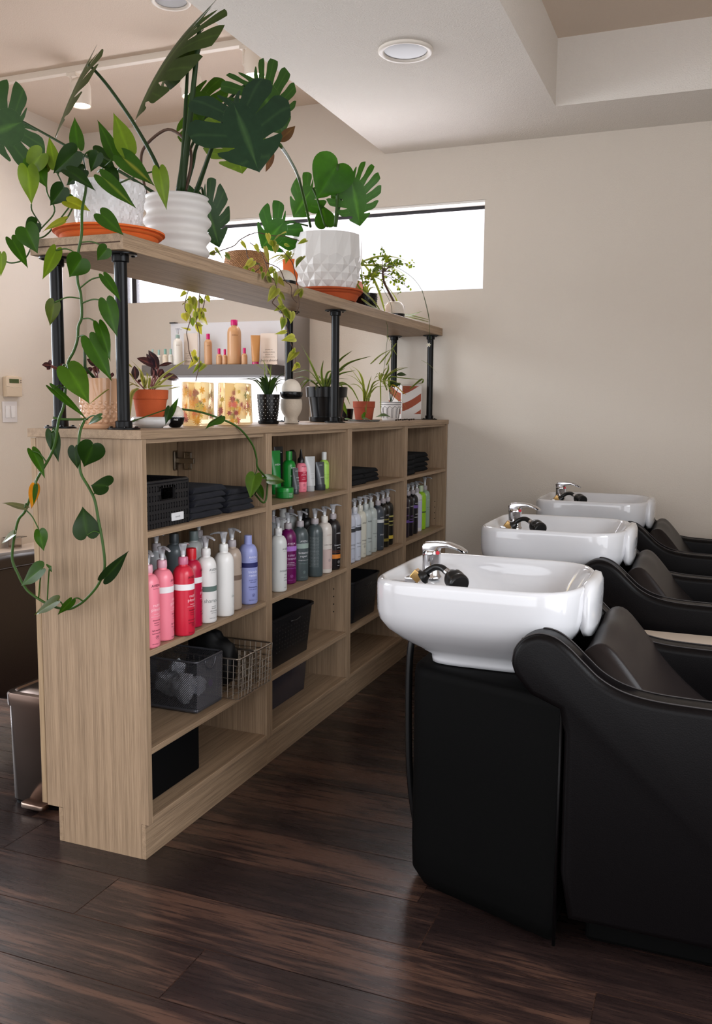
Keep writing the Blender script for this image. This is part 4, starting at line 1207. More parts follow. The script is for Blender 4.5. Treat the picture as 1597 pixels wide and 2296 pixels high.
def leaf(bm, base, tip, nrm, w, col, shape=HEART, fold=.18, droop=.12, rib=None, nu=14, nv=4, curl=0.0, edge=None, twist=0.0):
    lc = bm.loops.layers.float_color.get('lc') or bm.loops.layers.float_color.new('lc')
    base, tip = Vector(base), Vector(tip)
    ux = tip - base; L_ = ux.length; ux.normalize()
    n = Vector(nrm); n = n - ux * n.dot(ux)
    if n.length < 1e-4: n = ux.orthogonal()
    n.normalize(); uy = n.cross(ux)
    c0 = Vector(lin(col)[:3]); cr_ = Vector(lin(rib)[:3]) if rib else c0 * 1.6 + Vector((.01, .02, 0)); ce = Vector(lin(edge)[:3]) if edge else c0
    ph = rng.random() * 6
    grid = []; cols = []
    for sgn in (-1, 1):
        rows = []; rc = []
        for i in range(nu + 1):
            t = i / nu
            bx, by = samp(shape, t); mx_ = t * .985
            row = []; r2 = []
            for j in range(nv + 1):
                v = j / nv
                x = mx_ + (bx - mx_) * v; y = by * v * (w / 2)
                z = fold * y - droop * L_ * max(0, x) ** 1.7 - curl * (y * y) / (w + 1e-6) * 2 + .008 * L_ * math.sin(9 * t + ph) * v * v * 2
                z += .02 * L_ * math.sin(t * 26 + sgn) * v * (1 - v) * .25
                a = twist * x
                p = ux * (x * L_) + uy * (sgn * y * math.cos(a) - z * math.sin(a)) + n * (z * math.cos(a) + sgn * y * math.sin(a))
                row.append(bm.verts.new(base + p))
                k = max(0, 1 - v * 7) if j < nv else 0
                cc = c0.lerp(cr_, .55 * (1 if j == 0 else 0))
                if edge and v > .6: cc = cc.lerp(ce, (v - .5) * 1.6)
                r2.append(cc)
            rows.append(row); rc.append(r2)
        grid.append(rows); cols.append(rc)
    for s, (rows, rc) in enumerate(zip(grid, cols)):
        for i in range(nu):
            for j in range(nv):
                q = [(i, j), (i + 1, j), (i + 1, j + 1), (i, j + 1)]
                if s == 0: q = q[::-1]
                vs = [rows[a][b] for a, b in q]
                try: f = bm.faces.new(vs)
                except ValueError: continue
                f.smooth = True
                for lp, (a, b) in zip(f.loops, q):
                    c = rc[a][b]; lp[lc] = (c.x, c.y, c.z, 1)
def monstera(bm, base, tip, nrm, w, col, nl=5, slit=.42, fold=.05, droop=.2, holes=True, rib=None, cup=0.0, side_droop=.12, rnd_=.12):
    """fenestrated leaf: an inner web along the midrib and separate lobes outside the slits"""
    lc = bm.loops.layers.float_color.get('lc') or bm.loops.layers.float_color.new('lc')
    base, tip = Vector(base), Vector(tip)
    ux = tip - base; L_ = ux.length; ux.normalize()
    n = Vector(nrm); n = n - ux * n.dot(ux); n.normalize(); uy = n.cross(ux)
    c0 = Vector(lin(col)[:3]); cr_ = Vector(lin(rib)[:3]) if rib else c0 * 1.7 + Vector((.02, .035, .005))
    ph = rng.random() * 6
    def S(t, v, sgn, lift=0.0):
        bx, by = samp(MONST, max(0, min(1, t))); mx_ = t * .97
        x = mx_ + (bx - mx_) * v; y = by * v * (w / 2)
        z = fold * y - droop * L_ * max(0, x) ** 1.8 - side_droop * (y / (w / 2)) ** 2 * w / 2 + .015 * L_ * math.sin(7 * t + ph + sgn) * v * v + lift
        return base + ux * (x * L_) + uy * (sgn * y) + n * z
    def face(ps, cs):
        try:
            f = bm.faces.new([bm.verts.new(p) for p in ps]); f.smooth = True
        except ValueError: return
        for lp, c in zip(f.loops, cs): lp[lc] = (c.x, c.y, c.z, 1)
    def strip(fa, fb, v0, v1, n_, sgn, m_):
        V = []; 
        for i in range(n_ + 1):
            row = []
            v = v0 + (v1 - v0) * i / n_
            ta, tb = fa(v), fb(v)
            for j in range(m_ + 1):
                t = ta + (tb - ta) * j / m_
                row.append((bm.verts.new(S(t, v, sgn)), v, j))
            V.append(row)
        for i in range(n_):
            for j in range(m_):
                q = [V[i][j], V[i][j + 1], V[i + 1][j + 1], V[i + 1][j]]
                if sgn > 0: q = q[::-1]
                f = bm.faces.new([a[0] for a in q]); f.smooth = True
                for lp, a in zip(f.loops, q):
                    c = c0.lerp(cr_, .8 if a[1] < .01 else (.3 if (v0 > 0 and a[2] == m_ // 2) else 0)); lp[lc] = (c.x, c.y, c.z, 1)
    for sgn in (-1, 1):
        strip(lambda v: 0.0, lambda v: 1.0, 0.0, slit, 4, sgn, 36)
        cuts = [0.0] + [.20 + (.92 - .20) * k / (nl - 1) + rng.uniform(-.015, .015) for k in range(nl)]
        cuts = cuts[:-1] + [1.0]
        for k in range(len(cuts) - 1):
            a, b = cuts[k], cuts[k + 1]
            first, last = k == 0, k == len(cuts) - 2
            gw = .010 + .012 * rng.random()
            def fa(v, a=a, b=b, first=first):
                q = (v - slit) / (1 - slit)
                if first: return a
                rnd = max(0, (q - .6) / .4) ** 2.5 * (b - a) * rnd_
                return a + gw * (.15 + 1.3 * min(1, q * 3) - .5 * q) + rnd
            def fb(v, a=a, b=b, last=last):
                q = (v - slit) / (1 - slit)
                if last: return b
                rnd = max(0, (q - .6) / .4) ** 2.5 * (b - a) * rnd_ * .6
                return b - gw * (.15 + 1.3 * min(1, q * 3) - .5 * q) * .7 - rnd
            strip(fa, fb, slit, 1.0, 7, sgn, 12)
def strap(bm, pts, w, col, n=8, nrm=(.4, -.8, .5), edge=None, fold=.35):
    lc = bm.loops.layers.float_color.get('lc') or bm.loops.layers.float_color.new('lc')
    P = spline(pts, n); m = len(P)
    c0 = Vector(lin(col)[:3]); ce = Vector(lin(edge)[:3]) if edge else c0 * 1.15
    rows = []
    for i, p in enumerate(P):
        t = P[min(i + 1, m - 1)] - P[max(i - 1, 0)]; t.normalize()
        nn = Vector(nrm); nn = nn - t * nn.dot(t)
        if nn.length < 1e-3: nn = t.orthogonal()
        nn.normalize(); s = t.cross(nn)
        u = i / (m - 1)
        ww = w * (.55 + .45 * min(1, u * 4)) * (1 - u ** 2.2) ** .8 + .0002
        rows.append([bm.verts.new(p - s * ww / 2 + nn * ww * fold * .5), bm.verts.new(p), bm.verts.new(p + s * ww / 2 + nn * ww * fold * .5)])
    for i in range(m - 1):
        for j in range(2):
            f = bm.faces.new((rows[i][j], rows[i][j + 1], rows[i + 1][j + 1], rows[i + 1][j])); f.smooth = True
            for k, lp in enumerate(f.loops):
                c = (c0 if (j + (k in (1, 2))) == 1 else ce); lp[lc] = (c.x, c.y, c.z, 1)
def cam_n(P, dx=0.0, dz=0.0):
    """direction to the viewer side of the room, tilted"""
    v = (CAM - Vector(P)).normalized()
    return (v + rgt * dx + Vector((0, 0, 1)) * dz).normalized()
def petiole(bm, a, b, r, sag=0.0, bow=None, n=6, r2=None):
    a, b = Vector(a), Vector(b)
    m_ = (a + b) / 2 + Vector((0, 0, -sag))
    if bow is not None: m_ += Vector(bow)
    tube(bm, spline([a, m_, b], 6), r, n, r2)
z1 = ZF(0, 0, 2.2814); z2 = ZF(300, 250, 2.2814); z3 = ZF(0, 450, 2.6617); z6 = ZF(0, 880, 3.8024); zb = ZF(310, 950, 4.563); z7 = ZF(0, 1050, 4.99)

# ------------------------------------------------------------------ pots
terra = mat('terracotta', (172, 80, 44), rough=.8, spec=.2, var=.12, vscale=18, bump=.2, bscale=300)
terra2 = mat('bright_terracotta', (208, 100, 46), rough=.75, spec=.2, var=.08, vscale=18)
white_cer = mat('white_ceramic', (212, 208, 206), rough=.35, spec=.5)
white_gl = mat('white_glazed', (214, 212, 212), rough=.14, spec=.6)
black_cer = mat('black_ceramic', (12, 12, 13), rough=.22, spec=.3)
def saucer(label, c, r, h, m, group=None, inner=.85):
    t = thing('plant_saucer', label, 'saucer', c, group=group)
    bm = BM()
    lathe(bm, [(0, 0), (r * .80, 0), (r * .84, h * .25), (r * .88, h * .5), (r * .86, h * .56), (r * .93, h * .62), (r * .96, h * .74), (r * .94, h * .80), (r, h * .86), (r, h), (r * .95, h), (r * .84, h * .35), (0, h * .3)], n=48, cap=False)
    obj('dish', bm, m, t, smooth=True, auto=45)
    return t
def soil(parent, c, r, z):
    bm = BM(); lathe(bm, [(r, z), (r * .6, z + .004), (0, z + .006)], (c[0], c[1], c[2]), 24, cap=False)
    obj('soil', bm, soil_m, parent, smooth=True, world=True)

# ------------------------------------------------------------------ pothos on the plank, trailing down the end of the cabinet
PL = PZ1 + .0006
PC = Vector((-.20, .153, PL))
saucer('terracotta saucer under the white chevron pot at the left end of the plant shelf', PC, .150, .036, terra2)
pt = thing('pothos_plant', 'long trailing pothos with heart shaped leaves in a white chevron pot', 'plant', PC + Vector((0, 0, .0125)))
bm = BM()
NCH, NZ = 20, 24
R0, R1, HP = .078, .096, .148
rings = []
n_ = NCH * 6
for k in range(NZ + 1):
    z = HP * k / NZ
    ring = []
    for i in range(n_):
        a = 2 * PI * i / n_
        tri = abs(((i / 6) % 1) - .5) * 2
        zz = (z / .026 + tri * .9) % 1
        rr = R0 + (R1 - R0) * z / HP + .0045 * (1 - zz) * (1 if .004 < z < HP - .006 else 0) + .002 * tri
        ring.append(Vector((rr * math.cos(a), rr * math.sin(a), z)))
    rings.append(ring)
for rr, z in ((R1 - .006, HP), (R1 - .008, HP - .02)):
    rings.append([Vector((rr * math.cos(2 * PI * i / n_), rr * math.sin(2 * PI * i / n_), z)) for i in range(n_)])
loft(bm, rings); obj('pot', bm, white_gl, pt, auto=30, smooth=True)
DK, MD, LT, YG = (26, 54, 18), (42, 80, 20), (88, 120, 34), (126, 144, 40)
OLV = (64, 82, 34)
PB = BM()
ST = BM()
Y0 = -.075
# the hanging stem: down, round the loop and back up
loop = [z3(490, 60), z3(487, 200), z3(466, 320), z3(462, 470), z3(482, 560), z3(488, 690), z3(468, 750), z3(462, 830), z3(440, 900), z3(400, 990)]
def Pv(L_, Y): return [aty(p, y) for p, y in zip(L_, Y if isinstance(Y, (list, tuple)) else [Y] * len(L_))]
v1 = Pv([z1(430, 880), z1(440, 960)], [.10, .03]) + Pv(loop, [-.05] + [Y0] * 9)
v1 += Pv([z6(548, 90), z6(500, 240), z6(470, 430), z6(420, 560), z6(300, 770), z6(220, 1000), z6(160, 1080), z6(128, 1200), z6(108, 1330), z6(108, 1440), z6(150, 1540), z6(200, 1640), z6(258, 1710), z6(380, 1790), z6(490, 1835), z6(590, 1845), z6(670, 1810), z6(740, 1755), z6(830, 1650), z6(885, 1530), z6(892, 1420), z6(868, 1235), z6(840, 1090), z6(808, 920), z6(760, 815), z6(690, 690), z6(676, 560), z6(672, 430)], [-.075, -.075, -.07, -.065] + [-.06] * 24)
v1 += Pv([z6(686, 320), z6(720, 240)], [-.05, -.035])
sv1 = spline(v1, 5)
tube(ST, sv1, .0036, 8)
# second strand rising from the counter and running along it to the right
v2 = [Vector((-.255, -.030, 1.200)), Vector((-.235, -.02, 1.196))] + [atx(z6(760, 225), -.20), atx(z6(850, 190), -.175), aty(z6(960, 205), .135), aty((292, 946), .15), atx((330, 926), -.215), atx((385, 917), -.16), atx((440, 922), -.08), atx((490, 937), -.02), atx((535, 959), .012), atx((565, 995), .024), atx((575, 1025), .026), atx((578, 1048), .026), atx((598, 1074), .026), atx((599, 1100), .022), atx((596, 1122), .018), atx((588, 1126), .012), atx((572, 1108), .006)]
sv2 = spline(v2, 5)
tube(ST, sv2, .0032, 8)
# upper runners
for a in ([z1(440, 880), z1(430, 800), z1(480, 770), z1(560, 820), z1(620, 800)], [z1(420, 880), z1(390, 830), z1(370, 770)], [z1(500, 880), z1(560, 830), z1(590, 800)],
          [z1(330, 960), z1(290, 880), z1(270, 850)], [z1(210, 1150), z1(165, 1080), z1(160, 1045)], [z1(560, 960), z1(700, 900), z1(820, 870)],
          [z1(400, 1000), z1(250, 1190), z1(180, 1230), z1(130, 1320), z1(60, 1345), z1(0, 1325)], [z1(420, 950), z1(340, 1120), z1(260, 1150)], [z1(600, 870), z1(650, 820), z1(665, 775)], [z1(240, 880), z1(240, 980), z1(280, 1080), z1(210, 1170)]):
    tube(ST, spline(Pv(a, [.12] + [.05] * (len(a) - 1)), 5), .0022, 6)
PET = ST
def PLf(b, t, w, Y, col, dt=0.0, tx=0.0, tz=0.25, pet=None, shape=HEART, **k):
    B = aty(b, Y); T_ = aty(t, Y + dt)
    s = ppm(B)
    leaf(PB, B, T_, cam_n(B, tx, tz), w / s, col, shape, **k)
    if pet is not None:
        q = min(pet, key=lambda p: abs((p - B).length - .035))
        near = min(pet, key=lambda p: (p - B).length)
        if (near - B).length < .12:
            q = near
            if (q - B).length > .004: petiole(PET, q, B + (Vector(T_) - B) * .02, .0019, sag=-.008)
q = 1 / 2.2814
UP = [((400, 755), (374, 590), 78, .06, MD, dict(tx=-.3)), ((585, 800), (503, 597), 82, .05, MD, dict(tx=.4)), ((660, 775), (572, 563), 108, .03, LT, dict(tx=-.2)),
      ((620, 800), (785, 938), 105, .02, MD, dict(rib=(150, 160, 70))), ((815, 868), (852, 1068), 82, .02, LT, {}), ((520, 903), (690, 1052), 88, .0, MD, dict(rib=(120, 150, 60))),
      ((392, 775), (262, 890), 118, .0, DK, {}), ((280, 850), (250, 690), 66, .04, LT, {}), ((215, 785), (120, 900), 118, .02, LT, dict(tx=-.3)), ((140, 860), (165, 1042), 108, .0, LT, dict(tx=.2)), ((165, 820), (240, 955), 112, .03, MD, {}),
      ((500, 785), (462, 882), 72, .02, DK, {}), ((480, 775), (600, 885), 92, .08, DK, {}), ((345, 870), (486, 955), 84, -.03, DK, dict(tz=.8)), ((325, 960), (250, 1055), 96, -.02, DK, {}), ((345, 1030), (458, 1068), 80, -.02, YG, dict(tz=.7)),
      ((330, 1130), (205, 1172), 72, -.05, YG, dict(tz=.9)), ((515, 1095), (628, 1195), 92, -.04, MD, {}), ((130, 1165), (188, 1292), 122, -.04, MD, dict(tx=-.3)), ((190, 1140), (120, 1200), 90, -.01, DK, {}), ((60, 1225), (145, 1362), 76, -.02, MD, dict(tx=.3)), ((8, 1298), (4, 1415), 52, -.02, LT, {}),
      ((340, 1010), (395, 1060), 60, .05, MD, {}), ((270, 800), (300, 890), 86, .08, DK, {}), ((430, 870), (330, 950), 80, .06, DK, {}), ((230, 830), (190, 900), 80, .05, OLV, {}), ((560, 870), (610, 960), 70, .07, DK, {})]
for b, t, w, Y, c, k in UP: PLf(z1(*b), z1(*t), w * q, Y, c, **k)
q = 1 / 2.6617
for b, t, w, Y, c, k in [((335, 292), (255, 478), 88, -.09, LT, dict(tx=.3)), ((488, 345), (410, 460), 150, -.095, MD, dict(tx=.1)), ((640, 285), (575, 358), 92, -.085, MD, {}), ((620, 450), (724, 590), 72, -.085, MD, dict(tx=.4)),
                         ((635, 600), (700, 808), 112, -.09, MD, {}), ((325, 605), (292, 748), 92, -.09, OLV, dict(tx=-.2)), ((590, 738), (668, 950), 84, -.085, MD, dict(tx=.4)), ((535, 828), (666, 1068), 124, -.10, MD, {}),
                         ((405, 1000), (536, 1202), 168, -.10, (58, 96, 26), dict(tx=.2, fold=.1)), ((312, 1120), (522, 1285), 62, -.11, MD, dict(tz=1.2)), ((602, 1290), (512, 1332), 56, -.05, MD, dict(tz=.7)), ((365, 1000), (385, 1110), 50, -.07, OLV, {})]:
    PLf(z3(*b), z3(*t), w * q, Y, c, pet=sv1, **k)
q = 1 / 3.8024
for b, t, w, Y, c, k in [((440, 335), (500, 592), 118, -.06, DK, {}), ((275, 495), (395, 722), 108, -.075, MD, dict(tx=.5)), ((795, 440), (716, 645), 235, -.075, DK, dict(tx=.25, tz=.3)), ((640, 470), (650, 655), 130, -.07, DK, dict(tx=-.5)),
                         ((925, 800), (762, 778), 215, -.075, DK, dict(tz=.6, fold=.1)), ((742, 1222), (705, 972), 225, -.075, DK, dict(fold=.1)), ((888, 1590), (1092, 1372), 122, -.08, (24, 46, 24), dict(tx=.5)), ((360, 1500), (148, 1645), 165, -.09, MD, dict(tz=.5)),
                         ((338, 1180), (372, 1355), 120, -.09, MD, dict(tx=.6, twist=.6)), ((490, 1775), (262, 1892), 112, -.085, OLV, dict(tz=.5)), ((610, 1770), (490, 1915), 84, -.10, MD, dict(tx=.6)), ((215, 985), (6, 918), 70, -.07, (92, 100, 72), dict(tz=1.0)),
                         ((300, 795), (265, 1000), 92, -.075, (176, 112, 28), dict(rib=(190, 140, 40))), ((305, 800), (285, 970), 44, -.085, MD, {}), ((122, 1205), (-10, 1282), 84, -.07, (90, 100, 66), dict(tz=.8)), ((420, 1500), (436, 1480), 90, -.085, MD, dict(tz=.6))]:
    PLf(z6(*b), z6(*t), w * q, Y, c, pet=sv1, **k)
# leaves of the strand in front of the top bay
def XLf(b, t, w, X, col, tx=0.0, tz=.25, dt=0.0, pet=None, **k):
    B = atx(b, X); T_ = atx(t, X + dt); leaf(PB, B, T_, cam_n(B, tx, tz), w / ppm(B), col, **k)
    if pet:
        near = min(pet, key=lambda p: (p - B).length)
        if .004 < (near - B).length < .12: petiole(PET, near, B, .0018)
q = 1 / 4.563
XLf(zb(1195, 525), zb(1140, 758), 172 * q, .035, (74, 112, 40), tx=-.2, pet=sv2)
XLf(zb(1315, 580), zb(1535, 545), 160 * q, .035, (66, 110, 22), tz=.5, pet=sv2)
XLf(zb(1225, 650), zb(1305, 790), 100 * q, .028, MD, tx=.5, pet=sv2)
XLf((497, 934), (462, 955), 22, .03, MD, tz=.8, pet=sv2, curl=.8)
XLf((381, 915), (371, 952), 18, -.05, DK, pet=sv2); XLf((378, 935), (402, 887), 16, -.09, MD, pet=sv2)
obj('stem', ST, stem_m, pt, smooth=True, world=True)
obj('foliage', PB, LEAF, pt, world=True, recalc=False)
soil(pt, pt.location, R1 - .008, HP - .02)

# ------------------------------------------------------------------ big monstera in the ribbed wavy pot
MC = Vector((-.185, .468, PL))
mo = thing('monstera_plant', 'tall split leaf monstera in a rounded wavy white pot', 'plant', MC)
bm = BM()
prof = [(0, 0), (.070, 0), (.078, .004)]
for k in range(0, 33):
    z = .008 + .182 * k / 32
    rr = .088 + .006 * math.sin(z / .182 * PI) + .0065 * math.cos((z - .03) / .046 * 2 * PI) + .010 * (z / .19) ** 2
    prof.append((rr, z))
prof += [(.096, .194), (.088, .192), (.084, .170), (0, .170)]
lathe(bm, prof, n=56, cap=False); obj('pot', bm, mat('matt_white_pot', (208, 203, 199), rough=.6), mo, smooth=True)
soil(mo, MC, .083, .170)
MB_ = BM(); S1 = BM(); S2 = BM()
MG, MDK, MLT = (32, 58, 34), (24, 42, 30), (70, 108, 30)
def ML(b, t, w, Y, col, dt=0.0, tx=0.0, tz=.2, **k):
    B = aty(z1(*b), Y); T_ = aty(z1(*t), Y + dt)
    monstera(MB_, B, T_, cam_n(B, tx, tz), w / 2.2814 / ppm(B), col, **k)
    return B
def MS(pts, Ys, r, m=None, r2=None):
    tube(S1 if m is None else m, spline(Pv([z1(*p) for p in pts], Ys), 6), r, 8, r2)
Ym = .468
b1 = ML((1192, 522), (1318, 838), 540, .36, (30, 56, 44), dt=-.06, tz=.35, droop=.14, nl=4, slit=.34, rnd_=.34)
b2 = ML((1300, 405), (1465, 660), 400, .52, (40, 74, 34), dt=.03, tx=.3, tz=.4, droop=.2, nl=7, slit=.40, rnd_=.2)
b3 = ML((1008, 128), (575, 540), 330, .46, (48, 66, 34), dt=-.05, tx=-.9, tz=1.1, droop=.25, nl=6, slit=.35, side_droop=.4)
b3b = ML((965, 238), (735, 430), 260, .50, (46, 72, 30), dt=.03, tx=-.8, tz=1.0, droop=.28, nl=5, slit=.35, side_droop=.35)
b4 = ML((452, 335), (238, 690), 230, .44, (52, 66, 36), dt=-.02, tx=-1.5, tz=.9, droop=.12, nl=5, slit=.38, side_droop=.15)
b5 = ML((118, 622), (-95, 700), 420, .30, (34, 68, 30), dt=-.02, tx=.1, tz=.2, droop=.1, nl=4, slit=.42)
b6 = ML((1075, 565), (935, 480), 330, .58, (52, 88, 30), tx=-.2, nl=4, slit=.4)
b7 = ML((1180, 640), (1235, 880), 340, .50, (88, 122, 34), dt=.02, nl=5, slit=.4, tz=-.2)
b8 = ML((1040, 1000), (1135, 1262), 240, .60, (30, 60, 34), dt=.05, tx=.2, nl=5, slit=.38)
b9 = ML((1000, 690), (960, 560), 180, .56, (64, 100, 32), nl=3, slit=.5)
MS([(912, 985), (936, 800), (952, 500), (966, 238)], [.44, .45, .48, .50], .0085, r2=.004)
MS([(930, 985), (962, 700), (990, 440), (1018, 170), (1010, 128)], [.45, .45, .46, .46, .46], .0100, r2=.0055)
MS([(842, 985), (800, 840), (690, 640), (560, 450), (470, 345), (452, 335)], [.42, .42, .43, .44, .44, .44], .0072, r2=.004)
MS([(795, 990), (600, 870), (420, 790), (240, 690), (118, 622)], [.40, .36, .33, .31, .30], .0048, r2=.003)
MS([(1003, 985), (1040, 880), (1090, 740), (1160, 580), (1192, 522)], [.46, .44, .41, .38, .36], .0078, r2=.004)
MS([(945, 985), (985, 850), (1020, 720), (1180, 500), (1300, 405)], [.47, .48, .50, .52, .52], .0065, r2=.004)
MS([(950, 985), (960, 800), (1075, 565)], [.49, .54, .58], .0045)
MS([(1000, 990), (1030, 960), (1040, 1000)], [.5, .56, .6], .0035)
MS([(1080, 760), (1140, 690), (1180, 640)], [.44, .48, .5], .004)
MS([(748, 992), (722, 850), (742, 750), (860, 662), (960, 735), (978, 830), (950, 975)], [.44, .45, .46, .47, .47, .47, .46], .0045, S2)
obj('stem', S1, stem_d, mo, smooth=True, world=True)
obj('dead_stem', S2, stem_b, mo, smooth=True, world=True, label='dry brown aerial stem')
o = obj('foliage', MB_, LEAFD, mo, world=True, recalc=False)
bm = BM()
leaf(bm, aty(z1(1425, 720), .5), aty(z1(1510, 655), .5), cam_n(aty(z1(1425, 720), .5), .4), .03, (96, 70, 52), OVAL, fold=.6, droop=.3)
leaf(bm, aty(z1(1395, 770), .5), aty(z1(1370, 880), .5), cam_n(aty(z1(1425, 720), .5), .4), .02, (104, 74, 60), OVAL, fold=.6, droop=.3)
obj('withered_leaf', bm, LEAFT, mo, world=True, recalc=False, label='curled dry brown leaf')

# ------------------------------------------------------------------ smaller monstera in the faceted white pot
DC = Vector((-.155, 1.541, PL))
saucer('terracotta saucer under the diamond faceted white pot', DC, .150, .046, terra)
dm = thing('monstera_plant', 'small glossy monstera in a diamond faceted white pot', 'plant', DC + Vector((0, 0, .0155)))
nd, H_ = 14, .250
def rad(z): return .098 + .042 * min(1, z / .15) ** .75
bm = BM()
rows = 5; zs = [i * .026 for i in range(rows + 1)]
# diamond pyramids
def cylp(a, r, z): return Vector((r * math.cos(a), r * math.sin(a), z))
V = {}
hh = .030
for k in range(8):
    z = k * hh
    for i in range(nd):
        a = 2 * PI * (i + (.5 if k % 2 else 0)) / nd
        V[(k, i)] = cylp(a, rad(z) - .002, z)
for k in range(0, 6):
    for i in range(nd):
        # diamond with bottom (k,i) right (k+1,?) top (k+2,i) left
        if k % 2 == 0: l, r_ = (k + 1, (i - 1) % nd), (k + 1, i)
        else: l, r_ = (k + 1, i), (k + 1, (i + 1) % nd)
        if k + 2 > 7: continue
        a = 2 * PI * (i + (.5 if k % 2 else 0)) / nd
        b_, t_, lf, rg = V[(k, i)], V[(k + 2, i)], V[l], V[r_]
        zc = (k + 1) * hh
        if k + 2 <= 5:
            c = cylp(a, rad(zc) + .009, zc)
            for p, q_ in ((b_, rg), (rg, t_), (t_, lf), (lf, b_)): bm.faces.new([bm.verts.new(x) for x in (p, q_, c)])
# bottom half diamonds
for i in range(nd):
    a = 2 * PI * (i + .5) / nd
    b0 = cylp(a, rad(0) - .001, 0)
    p, q_, t_ = V[(0, i)], V[(0, (i + 1) % nd)], V[(1, i)]
    c = cylp(a, rad(0) + .004, .004)
    for x, y_ in ((p, q_), (q_, t_), (t_, p)): bm.faces.new([bm.verts.new(u) for u in (x, y_, c)])
# upper petals: tall pointed facets to the rim
zl = 5 * hh; zl4 = 4 * hh
for i in range(nd):
    a5 = 2 * PI * (i + .5) / nd            # row 5 vertices
    lo = V[(4, i)]
    a4 = 2 * PI * i / nd
    l5, r5 = V[(5, (i - 1) % nd)], V[(5, i)]
    ztop = H_
    lt, rt = cylp(a4 - PI / nd, rad(H_) - .0015, ztop), cylp(a4 + PI / nd, rad(H_) - .0015, ztop)
    mid1 = cylp(a4, rad(zl) + .006, zl + .012); mid2 = cylp(a4, rad(H_) + .001, ztop)
    lm, rm = l5.lerp(lt, .5), r5.lerp(rt, .5)
    for f in ((lo, r5, mid1), (lo, mid1, l5), (l5, mid1, mid2, lt), (mid1, r5, rt, mid2)): bm.faces.new([bm.verts.new(u) for u in f])
lathe(bm, [(rad(H_) - .001, H_), (rad(H_) - .010, H_ + .0005), (rad(H_) - .014, H_ - .03)], n=nd * 2, cap=False)
lathe(bm, [(0, .0), (rad(0) - .002, 0)], n=nd, cap=False)
bmesh.ops.remove_doubles(bm, verts=bm.verts, dist=.0002)
obj('pot', bm, mat('satin_white_pot', (212, 209, 206), rough=.42), dm)
soil(dm, dm.location, .126, H_ - .03)
DB = BM(); DS = BM()
def DL(b, t, w, Y, col, **k):
    mk = k.pop('mk', 'm'); dt = k.pop('dt', 0.0); tx = k.pop('tx', 0.0); tz = k.pop('tz', .2)
    B = aty(z2(*b), Y); T_ = aty(z2(*t), Y + dt)
    ww = w / 2.2814 / ppm(B)
    if mk == 'm': monstera(DB, B, T_, cam_n(B, tx, tz), ww, col, **k)
    else: leaf(DB, B, T_, cam_n(B, tx, tz), ww, col, HEART, **k)
DL((1045, 268), (930, 448), 235, 1.46, (50, 104, 26), mk='l', tx=-.1, nu=20, nv=6, fold=.06)
DL((1112, 338), (1165, 580), 300, 1.52, (44, 92, 30), dt=.03, tx=.15, nl=7, slit=.40, rnd_=.2)
DL((915, 392), (805, 540), 200, 1.56, (44, 92, 28), nl=4, slit=.45, tx=-.2)
DL((772, 562), (640, 700), 260, 1.40, (40, 92, 30), nl=4, slit=.42, tx=-.1)
DL((985, 585), (960, 470), 110, 1.58, (40, 84, 26), mk='l')
DL((1100, 380), (1000, 440), 150, 1.60, (40, 82, 28), nl=4, slit=.45)
for p, Y, r in (([(1030, 590), (1042, 430), (1045, 268)], [1.53, 1.5, 1.46], .0062), ([(1032, 590), (1060, 450), (1112, 338)], [1.54, 1.53, 1.52], .0065), ([(905, 590), (850, 360), (800, 250), (748, 170)], [1.5, 1.3, .9, .52], .0055),
                ([(980, 590), (940, 450), (915, 392)], [1.55, 1.56, 1.56], .0045), ([(890, 585), (850, 575), (772, 562)], [1.5, 1.45, 1.40], .0035), ([(990, 590), (985, 585)], [1.57, 1.58], .003)):
    tube(DS, spline(Pv([z2(*k) for k in p], Y), 6), r, 8)
obj('stem', DS, stem_m, dm, smooth=True, world=True)
obj('foliage', DB, LEAF, dm, world=True, recalc=False)
# ================================================================== small vine in a woven basket, middle of the plant shelf
zq4 = ZF(460, 520, 6.142); zq5 = ZF(380, 620, 9.564); zq6 = ZF(560, 560, 8.506)
BC = Vector((-.21, .95, PL))
wick = bpy.data.materials.new('woven_seagrass'); wick.use_nodes = True
nt = wick.node_tree; b_ = nt.nodes['Principled BSDF']
wv = nt.nodes.new('ShaderNodeTexWave'); wv.inputs['Scale'].default_value = 70; wv.bands_direction = 'DIAGONAL'; wv.inputs['Distortion'].default_value = 5; wv.inputs['Detail Scale'].default_value = 3
tc_ = nt.nodes.new('ShaderNodeTexCoord'); nt.links.new(tc_.outputs['Object'], wv.inputs['Vector'])
cr_ = nt.nodes.new('ShaderNodeValToRGB'); cr_.color_ramp.elements[0].color = srgb(140, 92, 56); cr_.color_ramp.elements[1].color = srgb(206, 152, 104)
nt.links.new(wv.outputs['Fac'], cr_.inputs['Fac']); nt.links.new(cr_.outputs['Color'], b_.inputs['Base Color']); b_.inputs['Roughness'].default_value = .8
bp_ = nt.nodes.new('ShaderNodeBump'); bp_.inputs['Strength'].default_value = .8; bp_.inputs['Distance'].default_value = .004
nt.links.new(wv.outputs['Fac'], bp_.inputs['Height']); nt.links.new(bp_.outputs['Normal'], b_.inputs['Normal'])
bk = thing('trailing_vine_plant', 'small leaved variegated vine in a woven seagrass basket, trailing over both shelf edges', 'plant', BC)
bm = BM(); lathe(bm, [(0, 0), (.074, 0), (.080, .03), (.080, .07), (.073, .102), (.069, .108), (.065, .106), (.066, .09), (0, .088)], n=40, cap=False,
                 rfun=lambda rr, z, a: rr + (.0012 * math.sin(a * 34 + z * 500) if .002 < z < .104 else 0))
obj('basket', bm, wick, bk, smooth=True)
VB = BM(); VS = BM()
